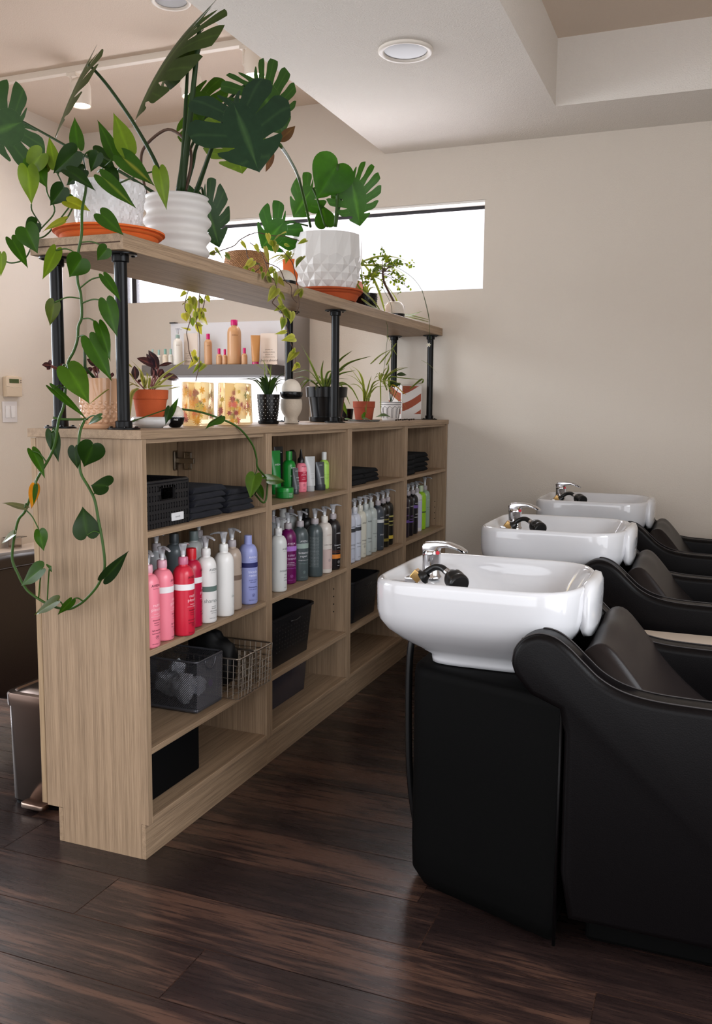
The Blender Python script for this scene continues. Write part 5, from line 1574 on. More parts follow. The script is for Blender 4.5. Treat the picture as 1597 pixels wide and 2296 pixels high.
VC = [(104, 128, 48), (126, 142, 62), (84, 112, 40), (140, 146, 74)]
def vine(pts, X, r=.0016): 
    P = spline([atx(p, x) for p, x in zip(pts, X if isinstance(X, (list, tuple)) else [X] * len(pts))], 4)
    tube(VS, P, r, 6); return P
def VL(b, t, w, X, tx=None, tz=None, col=None):
    B, T_ = atx(b, X), atx(t, X + rng.uniform(-.01, .01))
    leaf(VB, B, B.lerp(T_, 1.12), cam_n(B, rng.uniform(-.5, .5) if tx is None else tx, rng.uniform(-.1, .6) if tz is None else tz), 1.2 * w / ppm(B), col or rng.choice(VC), HEART, nu=8, nv=3, edge=(176, 176, 104), fold=.25)
XF = -.030
vine([zq4(560, 190), zq4(590, 350), zq4(680, 400), zq4(760, 480), zq4(690, 550)], [-.18, -.12, -.06, -.04, -.05])
vine([zq4(620, 150), zq4(760, 260), zq4(830, 420), zq4(900, 600), zq4(960, 680), zq4(990, 860), zq4(930, 960), zq6(460, 1040), zq6(610, 1180), zq6(660, 1330), zq6(740, 1590), zq6(790, 1800), zq6(860, 1960), zq6(870, 2150)], [-.18, -.1, -.05] + [XF] * 11)
vine([zq4(830, 420), zq4(960, 470), zq4(1040, 530), zq4(1100, 670), zq4(1185, 750), zq4(1190, 880), zq6(900, 1010)], [-.06, -.04] + [XF] * 5)
vine([zq4(1060, 250), zq4(1200, 420), zq4(1240, 600), zq4(1275, 740), zq4(1290, 880), zq6(940, 1090), zq6(880, 1230)], [-.1, -.05] + [XF] * 5)
vine([zq4(620, 30), zq4(480, 110), zq4(400, 190), zq4(240, 250), zq4(100, 300)], [-.16, -.16, -.15, -.12, -.09])
vine([zq4(560, 60), zq4(720, 10), zq4(900, 50), zq4(1100, 60), zq4(1290, 120)], [-.2, -.18, -.16, -.14, -.12])
for b, t, w in [((660, 400), (550, 500), 95), ((670, 455), (778, 415), 60), ((150, 260), (280, 370), 95), ((280, 310), (370, 380), 70), ((130, 285), (60, 300), 60), ((690, 180), (745, 280), 60), ((500, 140), (590, 240), 50), ((860, 30), (880, 140), 70), ((1085, 20), (930, 75), 75), ((930, 120), (940, 210), 110), ((980, 180), (960, 290), 90),
                ((1390, 115), (1295, 150), 55), ((1340, 350), (1250, 450), 100), ((830, 220), (880, 420), 55), ((1160, 280), (1110, 420), 80), ((560, 470), (580, 520), 70), ((640, 520), (690, 550), 50), ((770, 480), (780, 570), 45), ((1100, 180), (1180, 190), 40)]:
    VL(zq4(*b), zq4(*t), w / 6.142, -.10 if b[1] < 300 else -.05)
for b, t, w in [((940, 505), (850, 590), 80), ((960, 560), (990, 730), 60), ((860, 620), (930, 700), 80), ((1010, 630), (1085, 750), 75), ((800, 560), (790, 650), 55), ((980, 780), (880, 930), 120), ((1030, 840), (1120, 960), 50), ((1310, 790), (1320, 910), 75), ((1300, 800), (1230, 870), 45)]:
    VL(zq4(*b), zq4(*t), w / 6.142, XF + .004)
for b, t, w in [((545, 935), (665, 1100), 95), ((650, 1080), (500, 1140), 105), ((670, 1130), (760, 1340), 130), ((800, 1190), (790, 1390), 120), ((650, 1310), (620, 1500), 120), ((685, 1560), (530, 1600), 65), ((850, 1680), (680, 1705), 150), ((830, 1890), (840, 2000), 90), ((880, 1960), (730, 2100), 150), ((880, 2170), (970, 2260), 90), ((900, 2200), (830, 2290), 70)]:
    VL(zq6(*b), zq6(*t), w / 8.506, XF + .004)
# strands hanging behind the plank
XB = -.362
vine([atx((430, 590), -.25) and (440, 600), (436, 632), zq5(395, 330), zq5(330, 680), zq5(450, 860), zq5(410, 1060), zq5(370, 1210), zq5(400, 1400), zq5(420, 1600), zq5(500, 1830)], [-.25, -.35] + [XB] * 8)
vine([(452, 604), (452, 636), zq5(640, 440), zq5(630, 760), zq5(570, 960), zq5(640, 1230), zq5(650, 1600), zq5(640, 1900), zq5(600, 2080), zq5(565, 2240)], [-.25, -.35] + [XB] * 8)
vine([(475, 618), (470, 645), zq5(770, 420), zq5(740, 600), zq5(680, 800)], [-.25, -.35, XB, XB, XB])
for b, t, w in [((340, 330), (245, 420), 80), ((350, 560), (270, 590), 75), ((480, 450), (470, 690), 150), ((500, 470), (560, 740), 150), ((420, 600), (420, 830), 150), ((330, 790), (370, 960), 165), ((480, 890), (510, 1060), 140), ((570, 760), (560, 960), 120), ((640, 700), (660, 940), 130), ((690, 900), (860, 1020), 130), ((580, 1030), (710, 1235), 150), ((590, 1020), (745, 1060), 60),
                ((440, 1140), (300, 1100), 45), ((670, 480), (700, 600), 100), ((730, 690), (800, 775), 70), ((700, 780), (740, 900), 80), ((790, 420), (870, 550), 90), ((500, 1610), (560, 1780), 130), ((590, 1740), (430, 1945), 110), ((540, 1720), (620, 1840), 60), ((680, 1870), (520, 2030), 90), ((770, 1900), (640, 2010), 90), ((660, 1830), (690, 1900), 60), ((640, 420), (740, 530), 40), ((420, 480), (340, 530), 40), ((880, 480), (960, 450), 50)]:
    VL(zq5(*b), zq5(*t), w / 9.564, XB - .004)
obj('stem', VS, stem_b, bk, smooth=True, world=True)
obj('foliage', VB, LEAFT, bk, world=True, recalc=False)

# ------------------------------------------------------------------ dome timers and orange planter on the plank
cream = mat('speckled_cream', (214, 204, 192), rough=.55, var=.06, vscale=240)
def dome(label, c, r, band=True):
    t = thing('dome_ornament', label, 'ornament', c)
    bm = BM(); lathe(bm, [(0, 0), (r * .72, 0), (r * .92, .004), (r * 1.0, .012), (r * 1.0, .026), (0, .026)], n=36, cap=False); obj('base', bm, black_cer, t, smooth=True, auto=40)
    bm = BM(); lathe(bm, [(r * .97, .0265)] + [(r * .97 * math.cos(a), .0265 + r * .92 * math.sin(a)) for a in [PI / 2 * k / 12 for k in range(1, 12)]] + [(0, .0265 + r * .92)], n=36, cap=False); obj('dome', bm, cream, t, smooth=True)
    return t
dome('cream dome on a black base beside the orange planter', (-.135, 1.10, PL), .045)
op = thing('rectangular_planter', 'long orange terracotta planter behind the faceted white pot', 'planter', (-.285, 1.83, PL))
bm = BM()
loft(bm, [[Vector((x * k, y * (1 + (k - 1) * .3), z)) for x, y in rrect(-.036, .036, -.375, .375, .008, 3)] for k, z in ((.9, 0), (1.0, .165), (1.0, .168), (.84, .168), (.82, .14))])
obj('planter_body', bm, terra2, op, smooth=True, auto=35)
bm = BM(); box(bm, -.03, .03, -.36, .36, .13, .142); obj('soil', bm, soil_m, op)
SB = BM()
for k in range(16):
    a = rng.uniform(0, 2 * PI); x0, y0 = rng.uniform(-.02, .02), -.30 + rng.uniform(-.03, .05)
    P0 = Vector((-.285 + x0, 1.83 + y0, PL + .145)); d = Vector((math.cos(a), math.sin(a), 0)); l_ = rng.uniform(.08, .16)
    strap(SB, [P0, P0 + d * l_ * .4 + Vector((0, 0, .05)), P0 + d * l_ + Vector((0, 0, .02))], .008, rng.choice([(96, 120, 60), (70, 100, 44)]), edge=(170, 178, 120))
obj('spider_leaves', SB, LEAFT, op, world=True, recalc=False)

# hobnail pots
def hobnail(name, label, c, r, h, m, n=18, rows=8, hob=.0032, cat='plant', rt=None, hz=1.0, flat=.85):
    t = thing(name, label, cat, c)
    rt = rt or r
    bm = BM(); lathe(bm, [(0, 0), (r * .80, 0), (r * .84, .006), (r * .86, .012)] + [(r * .86 + (rt - r * .86) * (k / 6) ** .7, .012 + (h - .012) * k / 6) for k in range(1, 7)] + [(rt * .94, h), (rt * .9, h - .02), (0, h - .02)], n=40, cap=False)
    for i in range(rows):
        z = .020 + (h * hz - .034) * i / (rows - 1)
        u = (z - .012) / (h - .012); rr = r * .86 + (rt - r * .86) * max(0, u) ** .7
        for k in range(n):
            a = 2 * PI * (k + .5 * (i % 2)) / n
            s = BM(); lathe(s, [(hob, 0), (hob * .75, hob * flat * .7), (0, hob * flat)], n=8, cap=False)
            for f in s.faces: f.smooth = True
            q = Vector((0, 0, 1)).rotation_difference(Vector((math.cos(a), math.sin(a), 0))).to_matrix().to_4x4()
            merge(bm, s, Matrix.Translation((rr * math.cos(a) * .995, rr * math.sin(a) * .995, z)) @ q)
    obj('pot', bm, m, t, smooth=True, auto=45)
    bm = BM(); lathe(bm, [(0, 0), (r * 1.0, 0), (r * 1.04, .004), (r * 1.05, .012), (r * .98, .012), (r * .9, .0035)], n=36, cap=False)
    obj('saucer', bm, m, t, smooth=True, auto=45)
    bm = BM(); lathe(bm, [(rt * .9, h - .016), (0, h - .012)], n=20, cap=False); obj('soil', bm, soil_m, t, smooth=True)
    return t
def spikes(bm, c, n, l, w, col, up=.8, spread=.5, edge=None, droop=.4, seed=1):
    q = random.Random(seed)
    for k in range(n):
        a = 2 * PI * k / n + q.uniform(-.25, .25); d = Vector((math.cos(a), math.sin(a), 0)); ll = l * q.uniform(.65, 1.1); s = spread * q.uniform(.5, 1.2)
        P0 = Vector(c) + d * .008
        strap(bm, [P0, P0 + d * ll * s * .4 + Vector((0, 0, ll * up * .65)), P0 + d * ll * s + Vector((0, 0, ll * up * (1 - droop * q.uniform(.2, 1.1))))], w, q.choice(col), edge=edge, nrm=(-d.x * .3, -d.y * .3, 1))
# black hobnail pot with a spider plant, right part of the plank
hb = hobnail('spider_plant', 'spider plant in a black hobnail pot on the plant shelf', (-.20, 2.10, PL), .056, .10, black_cer)
bm = BM(); zr_ = ZF(800, 400, 4.99)
top = Vector((-.20, 2.10, PL + .095))
G1, G2 = (66, 98, 46), (98, 128, 66)
for pts, w in (([(60, 930), (280, 875), (500, 905), (735, 1010)], .011), ([(50, 975), (300, 985), (500, 1060), (640, 1195)], .016), ([(60, 940), (160, 1080), (260, 1300), (340, 1590)], .013), ([(60, 1090), (250, 1130), (420, 1320), (495, 1500)], .012),
               ([(50, 1250), (180, 1370), (280, 1500)], .012), ([(50, 1350), (150, 1420), (260, 1470)], .012), ([(470, 1520), (600, 1530), (735, 1485)], .011), ([(480, 1520), (640, 1545), (840, 1590)], .012), ([(540, 1545), (700, 1580), (860, 1620)], .009)):
    strap(bm, [top + Vector((0, 0, -.01))] * 0 + [atx(zr_(*p), -.10 - .06 * (1 - i / len(pts))) for i, p in enumerate(pts)], w * 1.35, G2, edge=(150, 172, 110))
strap(bm, [top, top + Vector((-.03, -.05, .06)), atx(zr_(60, 930), -.14)], .011, G2); strap(bm, [top, top + Vector((0, -.04, .04)), atx(zr_(50, 975), -.15)], .014, G2)
spikes(bm, top, 10, .12, .010, [G1, G2], up=.5, spread=.7, edge=(150, 172, 110), seed=4)
# hanging runners with plantlets
rn = BM()
for pts, X in (([(240, 980), (420, 985), (600, 1090), (705, 1210), (760, 1340), (800, 1500), (815, 1600)], -.03), ([(300, 1240), (380, 1400), (400, 1560)], -.06)):
    tube(rn, spline([atx(zr_(*p), X) for p in pts], 6), .0011, 6)
z5 = ZF(600, 650, 3.549)
tube(rn, spline([atx(z5(1232, 0), -.03), atx(z5(1285, 230), -.03), atx(z5(1290, 350), -.03), atx(z5(1300, 395), -.03)], 6), .0010, 6)
for x, y in ((1283, 437),):
    c = atx(z5(x, y), -.03)
    for k in range(6):
        a = 2 * PI * k / 6; d = rgt * math.cos(a) + Vector((0, 0, 1)) * math.sin(a)
        leaf(bm, c, c + d * .013, cam_n(c), .005, (232, 232, 238), OVAL, nu=6, nv=2, rib=(220, 220, 226))
for pts, w in (([(1225, 560), (1290, 600), (1355, 668)], .006), ([(820, 590), (900, 520), (990, 470)], .008), ([(890, 590), (940, 530), (990, 470)], .008), ([(945, 600), (975, 540), (1000, 460)], .007), ([(1025, 425), (1000, 460), (985, 470)], .006), ([(950, 360), (975, 410), (1010, 455)], .005), ([(1030, 520), (1010, 490), (1000, 460)], .006)):
    strap(bm, [atx(z5(*p), -.06) for p in pts], w, G2, edge=(140, 160, 100))
tube(rn, spline([atx(z5(905, 170), -.05), atx(z5(955, 300), -.06), atx(z5(940, 520), -.06), atx(z5(920, 680), -.06)], 6), .0009, 6)
obj('runner', rn, stem_m, hb, smooth=True, world=True)
obj('foliage', bm, LEAFT, hb, world=True, recalc=False)
# jade bonsai in a cream dome pot with a black base
jd = thing('jade_bonsai', 'small leaved jade tree in a cream dome pot with black base', 'plant', (-.125, 2.30, PL))
bm = BM(); lathe(bm, [(0, 0), (.040, 0), (.050, .004), (.052, .024), (0, .024)], n=36, cap=False); obj('base', bm, black_cer, jd, smooth=True, auto=40)
bm = BM(); lathe(bm, [(.051, .0245), (.0505, .04), (.046, .062), (.036, .078), (.022, .084), (.018, .080), (0, .078)], n=36, cap=False); obj('pot', bm, cream, jd, smooth=True)
tk = BM(); lf = BM()
j0 = Vector((-.125, 2.30, PL + .08))
jz = lambda x, y: atx(zr_(x, y), -.125)
trunk = spline([j0, jz(320, 1190), jz(290, 1080), jz(300, 1020)], 5)
tube(tk, trunk, .006, 8, .004)
ends = [(120, 930), (240, 910), (340, 810), (430, 920), (490, 955), (550, 965), (500, 1120), (440, 1120), (200, 1030), (110, 1100), (80, 1190), (160, 1130), (340, 1260), (530, 1230), (570, 1250), (380, 1040), (300, 930), (220, 1080), (440, 960), (60, 1130), (360, 880), (260, 1000)]
for k, e in enumerate(ends):
    E_ = jz(*e) + Vector((rng.uniform(-.05, .05), 0, 0)); s = trunk[-1 - (k % 5)]
    bp2 = spline([s, (s + E_) / 2 + Vector((rng.uniform(-.01, .01), 0, .012)), E_], 4); tube(tk, bp2, .0016, 5, .0008)
    for i in range(22):
        p = bp2[rng.randrange(len(bp2) // 2, len(bp2))] + Vector([rng.gauss(0, .007) for _ in range(3)])
        d = Vector([rng.gauss(0, 1) for _ in range(3)]).normalized() * rng.uniform(.011, .018)
        leaf(lf, p, p + d, Vector([rng.gauss(0, 1) for _ in range(3)]) + Vector((.2, -.5, .6)), .013, rng.choice([(96, 128, 44), (120, 146, 56), (74, 108, 38)]), OVAL, nu=4, nv=2)
obj('trunk', tk, stem_b, jd, smooth=True, world=True); obj('foliage', lf, LEAFT, jd, world=True, recalc=False)
gb = thing('cube_planter', 'pale grey square planter behind the jade tree', 'planter', (-.27, 2.70, PL))
bm = BM(); box(bm, -.045, .045, -.055, .055, 0, .118, .004); obj('planter_body', bm, mat('pale_grey_ceramic', (206, 200, 196), rough=.5), gb)
bm = BM(); box(bm, -.038, .038, -.048, .048, .1181, .1195); obj('soil', bm, soil_m, gb)

# ================================================================== things on the worktop
WT = 1.1706
# glossy tan hobnail pot with a dark leaved plant
blush = mat('tan_glazed', (204, 158, 124), rough=.12, spec=.6)
ph_ = hobnail('inch_plant', 'purple leaved plant in a glossy tan dimpled pot between the left posts', (-.196, .092, WT), .056, .135, blush, n=20, rows=5, hob=.0062, rt=.060, hz=.62, flat=.35)
DP, DP2 = (52, 30, 38), (40, 26, 34)
def purple(parent, c, leaves, X, n=0):
    bm = BM(); st = BM()
    for b, t, w in leaves:
        B, T_ = atx(b, X), atx(t, X); leaf(bm, B, T_, cam_n(B, rng.uniform(-.4, .4), rng.uniform(0, .5)), w / ppm(B), rng.choice([DP, DP2]), OVAL, rib=(110, 60, 66), fold=.25, nu=8, nv=3)
        petiole(st, B, Vector(c) + Vector((rng.uniform(-.01, .01), rng.uniform(-.01, .01), 0)), .0018)
    obj('stem', st, mat('purple_stem', (120, 70, 66), rough=.5), parent, smooth=True, world=True)
    obj('foliage', bm, LEAF, parent, world=True, recalc=False)
za = ZF(80, 760, 4.697)
purple(ph_, (-.196, .092, WT + .115), [(za(160, 280), za(75, 270), 14), (za(150, 290), za(120, 320), 9), (za(155, 275), za(150, 215), 9), (za(640, 270), za(550, 215), 16), (za(600, 310), za(690, 345), 18), (za(590, 300), za(520, 370), 12), (za(640, 260), za(700, 300), 12), (za(800, 400), za(815, 350), 8), (za(790, 540), za(845, 600), 16), (za(800, 560), za(770, 660), 12), (za(300, 300), za(260, 260), 12)], -.205)
bm = BM(); tube(bm, [Vector((-.196, .092, WT + .12)), atx(za(520, 300), -.2), atx(za(515, -10), -.2)], .0042, 8); obj('cane', bm, stem_d, ph_, smooth=True, world=True)
# terracotta pot: spider plant and purple plant on a white dish
TP = atx((338, 957), -.145); TP = Vector((-.145, TP.y + .0, WT))
sd = thing('plant_saucer', 'rounded white dish under the terracotta pot', 'saucer', TP)
bm = BM(); lathe(bm, [(0, 0), (.035, 0), (.038, .004), (.052, .008), (.0565, .016), (.0565, .024), (.052, .031), (.048, .0315), (.046, .028), (.02, .026), (0, .026)], n=48, cap=False); obj('dish', bm, white_gl, sd, smooth=True)
tp = thing('spider_plant', 'striped spider plant with dark purple leaves in a terracotta pot on a white dish', 'plant', TP + Vector((0, 0, .0275)))
def terra_pot(t, r, h, m=terra):
    bm = BM(); lathe(bm, [(0, 0), (r * .76, 0), (r * .78, .002), (r * .94, h * .66), (r * 1.0, h * .67), (r * 1.03, h * .985), (r * 1.0, h), (r * .9, h), (r * .88, h * .86), (0, h * .86)], n=44, cap=False)
    obj('pot', bm, m, t, smooth=True, auto=35)
    bm = BM(); lathe(bm, [(r * .88, h * .88), (0, h * .92)], n=20, cap=False); obj('soil', bm, soil_m, t, smooth=True)
terra_pot(tp, .0505, .081)
T0 = TP + Vector((0, 0, .105))
bm = BM()
for pts, w in (([(1150, 520), (1100, 340), (1000, 220)], .011), ([(1160, 520), (1130, 400), (1060, 290)], .010), ([(1190, 520), (1200, 400), (1110, 310)], .009), ([(1240, 520), (1330, 400), (1480, 290), (1590, 220)], .008), ([(1250, 530), (1350, 440), (1455, 370)], .009), ([(1200, 520), (1320, 500), (1460, 490)], .008), ([(1090, 510), (1030, 480), (970, 500)], .009), ([(1080, 520), (1010, 600), (990, 860)], .014), ([(1060, 480), (1000, 380), (965, 350)], .008), ([(1070, 500), (990, 460), (960, 470)], .010), ([(1010, 300), (980, 270), (965, 255)], .007), ([(1140, 520), (1180, 430), (1170, 350)], .009), ([(770, 530), (700, 580), (555, 695)], .006), ([(1400, 530), (1460, 515), (1530, 502)], .004)):
    strap(bm, [atx(za(*p), -.145 + .02 * i) for i, p in enumerate(pts)], w, (112, 132, 74), edge=(176, 184, 136))
obj('spider_leaves', bm, LEAFT, tp, world=True, recalc=False)
purple(tp, T0 - Vector((0, 0, .01)), [(za(1290, 320), za(1205, 125), 22), (za(1270, 290), za(1095, 195), 20), (za(1250, 310), za(1180, 160), 18), (za(1300, 290), za(1460, 225), 12), (za(1310, 390), za(1550, 400), 20), (za(1260, 420), za(1225, 290), 14), (za(1290, 400), za(1350, 310), 16), (za(1050, 430), za(1045, 280), 18), (za(1085, 460), za(1110, 420), 9), (za(1290, 440), za(1320, 490), 10)], -.15)
# black bowl with a small white dome
bw_ = thing('domed_bowl', 'small black bowl with a pale dome lid behind the terracotta pot', 'bowl', (-.105, atx((393, 955), -.105).y, WT))
bm = BM(); lathe(bm, [(0, 0), (.014, 0), (.016, .002), (.024, .012), (.0275, .026), (.0275, .0305), (.025, .030), (0, .027)], n=36, cap=False); obj('bowl', bm, black_cer, bw_, smooth=True, auto=50)
bm = BM(); lathe(bm, [(.0245, .0312), (.026, .033), (.025, .043), (.020, .055), (.011, .062), (0, .064)], n=36, cap=False); obj('dome', bm, cream, bw_, smooth=True)
bm = BM(); text_wrap(bm, 'rısa', .010, .0345, .0265, R(-50)) if False else text_wrap(bm, 'nsa', .009, .0270, .0210, R(-52)); obj('label_print', bm, imat((230, 228, 224)), bw_, recalc=False)

# two clear resin planters set with pressed flowers
resin = clear_mat('clear_resin', (.97, .90, .74), .05, .04)
flower_cols = [((222, 168, 30), 'yellow_petal'), ((150, 40, 62), 'crimson_petal'), ((206, 96, 96), 'rose_petal'), ((196, 176, 70), 'ochre_petal'), ((120, 130, 60), 'green_sprig')]
def resin_vase(label, c, w0, w1, h, rotz, seed):
    t = thing('resin_vase', label, 'vase', c, rotz=rotz)
    bm = BM(); n = 40; rings = []
    def ring(s, z, k=1.0):
        return [Vector(((.040 * k) * s * math.copysign(abs(math.cos(a)) ** .6, math.cos(a)), (w0 + (w1 - w0) * z / h) * s * math.copysign(abs(math.sin(a)) ** .6, math.sin(a)) + (.006 if int(z * 1000) % 2 else 0) * 0, z)) for a in [2 * PI * i / n for i in range(n)]]
    rings = [ring(.94, .001), ring(1.0, .006), ring(1.0, h * .5), ring(1.0, h - .004), ring(.97, h), ring(.70, h), ring(.66, h * .6), ring(.62, .02)]
    loft(bm, rings); obj('vessel', bm, resin, t, smooth=True, auto=40)
    q = random.Random(seed)
    fl = {}
    for k in range(60):
        colr, nm = flower_cols[q.choice([0, 0, 1, 1, 2, 3, 4])]
        a = q.uniform(0, 2 * PI); z = q.uniform(.012, h - .014); s = .86
        x, y = .040 * s * math.copysign(abs(math.cos(a)) ** .6, math.cos(a)), (w0 + (w1 - w0) * z / h) * s * math.copysign(abs(math.sin(a)) ** .6, math.sin(a))
        nrm = Vector((math.cos(a), math.sin(a) * .8, 0)).normalized()
        bmf = fl.setdefault(nm, (BM(), colr))[0]
        u = Vector((-nrm.y, nrm.x, 0)); v = Vector((0, 0, 1)); rr = q.uniform(.008, .017); npet = q.choice([6, 8, 12])
        o = Vector((x, y, z)); ph = q.random() * 6
        cv = bmf.verts.new(o)
        vs = []
        for i in range(npet * 4):
            b = 2 * PI * i / (npet * 4) + ph; r2 = rr * (.72 + .28 * math.cos(npet * (b - ph)))
            vs.append(bmf.verts.new(o + (u * math.cos(b) + v * math.sin(b)) * r2 + nrm * .0006 * math.sin(i)))
        for i in range(len(vs)): bmf.faces.new((cv, vs[i], vs[(i + 1) % len(vs)]))
    for nm, (b, colr) in fl.items(): obj('pressed_flowers', b, mat(nm, colr, rough=.6), t, recalc=False)
    return t
resin_vase('left clear resin vase with pressed flowers, next to the black bowl', (-.17, .552, WT), .070, .066, .138, R(10), 3)
resin_vase('right clear resin vase with pressed flowers, wider at the bottom, beside the dotted pot', (-.17, .790, WT), .106, .088, .142, R(8), 5)
# frosted bottle behind them
bottle('frosted white bottle standing between the two resin vases', (-.285, .70, WT), (226, 216, 208), r=.024, hb=.105, cap='disc', capcol=(236, 234, 232), name='lotion_bottle', words=[('AVEDA', .007, .075, (120, 100, 90))], ang=R(-40))
# small black dotted pot with aloe and a thin leaved plant
al = hobnail('aloe_plant', 'spiky aloe in a black pot with white dots', (-.165, 1.03, WT), .037, .108, black_cer, n=16, rows=8, hob=.0022, rt=.042)
bm = BM()
for i in range(8):
    for k in range(16):
        z = .020 + .074 * i / 7; u = (z - .012) / .096; rr = .037 * .86 + (.042 - .037 * .86) * u ** .7 + .0019
        a = 2 * PI * (k + .5 * (i % 2)) / 16
        s = BM(); lathe(s, [(.0013, 0), (0, .0003)], n=6, cap=False)
        q = Vector((0, 0, 1)).rotation_difference(Vector((math.cos(a), math.sin(a), 0))).to_matrix().to_4x4()
        merge(bm, s, Matrix.Translation((rr * math.cos(a), rr * math.sin(a), z)) @ q)
obj('dot_pattern', bm, mat('white_dot', (226, 226, 226), rough=.5), al, recalc=False)
bm = BM(); spikes(bm, (-.165, 1.03, WT + .098), 14, .115, .017, [(34, 62, 38), (46, 76, 42)], up=.8, spread=.9, droop=.3, seed=2)
spikes(bm, (-.165, 1.03, WT + .10), 8, .075, .013, [(52, 84, 46)], up=1.1, spread=.4, droop=.1, seed=3)
zc = ZF(340, 680, 4.436)
for pts in ([(1150, 900), (1130, 760), (1120, 540)], [(1160, 900), (1180, 740), (1190, 600)], [(1170, 700), (1060, 620), (985, 565)], [(1190, 720), (1150, 640), (1100, 560)], [(1200, 880), (1230, 800), (1250, 900)]):
    strap(bm, [atx(zc(*p), -.19) for p in pts], .0045, (106, 132, 84))
obj('foliage', bm, LEAFT, al, world=True, recalc=False)
# stacked egg cup sculpture
eg = thing('stacked_sculpture', 'cream dome over a black ring on a grey stone goblet', 'sculpture', (-.11, 1.11, WT))
bm = BM(); lathe(bm, [(0, 0), (.026, 0), (.028, .002), (.025, .010), (.0235, .018), (.026, .028), (.034, .040), (.040, .056), (.041, .072), (.039, .090), (.037, .092), (0, .092)], n=40, cap=False); obj('goblet', bm, mat('warm_stone', (176, 162, 146), rough=.7, var=.06, vscale=200), eg, smooth=True, auto=50)
bm = BM(); lathe(bm, [(.030, .0925), (.034, .094), (.041, .102), (.0435, .116), (.0425, .1185), (.036, .119), (0, .119)], n=40, cap=False); obj('ring', bm, black_cer, eg, smooth=True, auto=50)
bm = BM(); lathe(bm, [(.0355, .1195)] + [(.0368 * math.cos(a), .125 + .042 * math.sin(a)) for a in [PI / 2 * k / 10 for k in range(0, 10)]] + [(0, .167)], n=40, cap=False); obj('dome', bm, mat('pale_plaster', (214, 202, 188), rough=.7), eg, smooth=True)
# black pot with long leaved plant
bp0 = Vector((-.20, 1.645, WT))
bpl = thing('spider_plant', 'dark green spider plant in a large glossy black pot on the worktop', 'plant', bp0)
bm = BM(); lathe(bm, [(0, 0), (.070, 0), (.074, .002), (.076, .020), (.066, .021), (.066, .024), (.078, .105), (.088, .106), (.091, .148), (.088, .150), (.080, .149), (.078, .13), (0, .128)], n=48, cap=False); obj('pot', bm, black_cer, bpl, smooth=True, auto=35)
bm = BM(); lathe(bm, [(.079, .130), (0, .135)], n=20, cap=False); obj('soil', bm, soil_m, bpl, smooth=True)
bm = BM()
c_ = bp0 + Vector((0, 0, .135))
DG1 = [(44, 74, 44), (58, 88, 50), (36, 62, 38)]
for pts, w in (([(400, 780), (330, 560), (265, 430)], .013), ([(420, 780), (430, 660), (445, 560)], .011), ([(440, 780), (560, 580), (675, 482)], .013), ([(450, 780), (620, 600), (830, 525)], .014), ([(440, 790), (560, 680), (700, 640)], .013), ([(410, 790), (330, 650), (200, 660)], .012), ([(400, 790), (300, 700), (215, 705)], .012), ([(400, 800), (320, 720), (245, 770)], .011), ([(390, 800), (340, 720), (265, 790)], .012), ([(430, 800), (480, 660), (560, 655)], .011), ([(430, 800), (400, 740), (380, 800)], .010), ([(480, 790), (600, 740), (690, 810)], .012), ([(470, 800), (580, 760), (660, 920)], .012), ([(460, 790), (640, 760), (750, 930)], .012), ([(440, 800), (520, 690), (620, 620)], .012)):
    strap(bm, [c_.lerp(atx(z5(*pts[0]), -.20), .5)] + [atx(z5(*p), -.19 + .02 * i) for i, p in enumerate(pts[1:])], w, rng.choice(DG1), edge=(110, 134, 82))
spikes(bm, c_, 12, .14, .012, DG1, up=.6, spread=.8, droop=.6, seed=9, edge=(110, 134, 82))
obj('foliage', bm, LEAFT, bpl, world=True, recalc=False)
# tiny black cup, small terracotta pot on a clear dish
cu = thing('plant_cup', 'tiny black cup between the large black pot and the small terracotta pot', 'cup', (-.235, 1.95, WT))
bm = BM(); lathe(bm, [(0, 0), (.030, 0), (.036, .056), (.034, .057), (.028, .01), (0, .01)], n=28, cap=False); obj('cup', bm, black_cer, cu, smooth=True, auto=40)
sc_ = thing('plant_saucer', 'clear shallow dish under the small terracotta pot', 'saucer', (-.125, 1.90, WT))
bm = BM(); lathe(bm, [(0, 0), (.07, 0), (.078, .008), (.075, .008), (.068, .0022), (0, .0022)], n=36, cap=False); obj('dish', bm, mat('clear_dish', (220, 228, 230), rough=.1, trans=.8), sc_, smooth=True, auto=40)
st_ = thing('spider_plant', 'spider plant with arching leaves in a small terracotta pot', 'plant', (-.125, 1.90, WT + .0028))
terra_pot(st_, .050, .088, mat('brown_terracotta', (150, 66, 40), rough=.8, var=.15, vscale=20))
bm = BM(); zd = ZF(760, 780, 6.142)
c_ = Vector((-.125, 1.90, WT + .085))
SG = (90, 118, 54)
for pts, w in (([(330, 480), (270, 330), (170, 245)], .013), ([(360, 600), (260, 420), (140, 260)], .010), ([(400, 560), (420, 480), (450, 385)], .008), ([(340, 560), (220, 420), (95, 365)], .008), ([(320, 590), (240, 510), (150, 500)], .010), ([(440, 620), (520, 540), (640, 530)], .009), ([(430, 600), (470, 500), (560, 430)], .009), ([(420, 640), (480, 480), (600, 440)], .010), ([(380, 700), (370, 820), (380, 930)], .012), ([(410, 690), (400, 800), (395, 900)], .010), ([(420, 680), (450, 560), (560, 470)], .010)):
    strap(bm, [c_] + [atx(zd(*p), -.10) for p in pts], w, SG, edge=(150, 168, 96))
pl_ = atx(zd(570, 460), -.10)
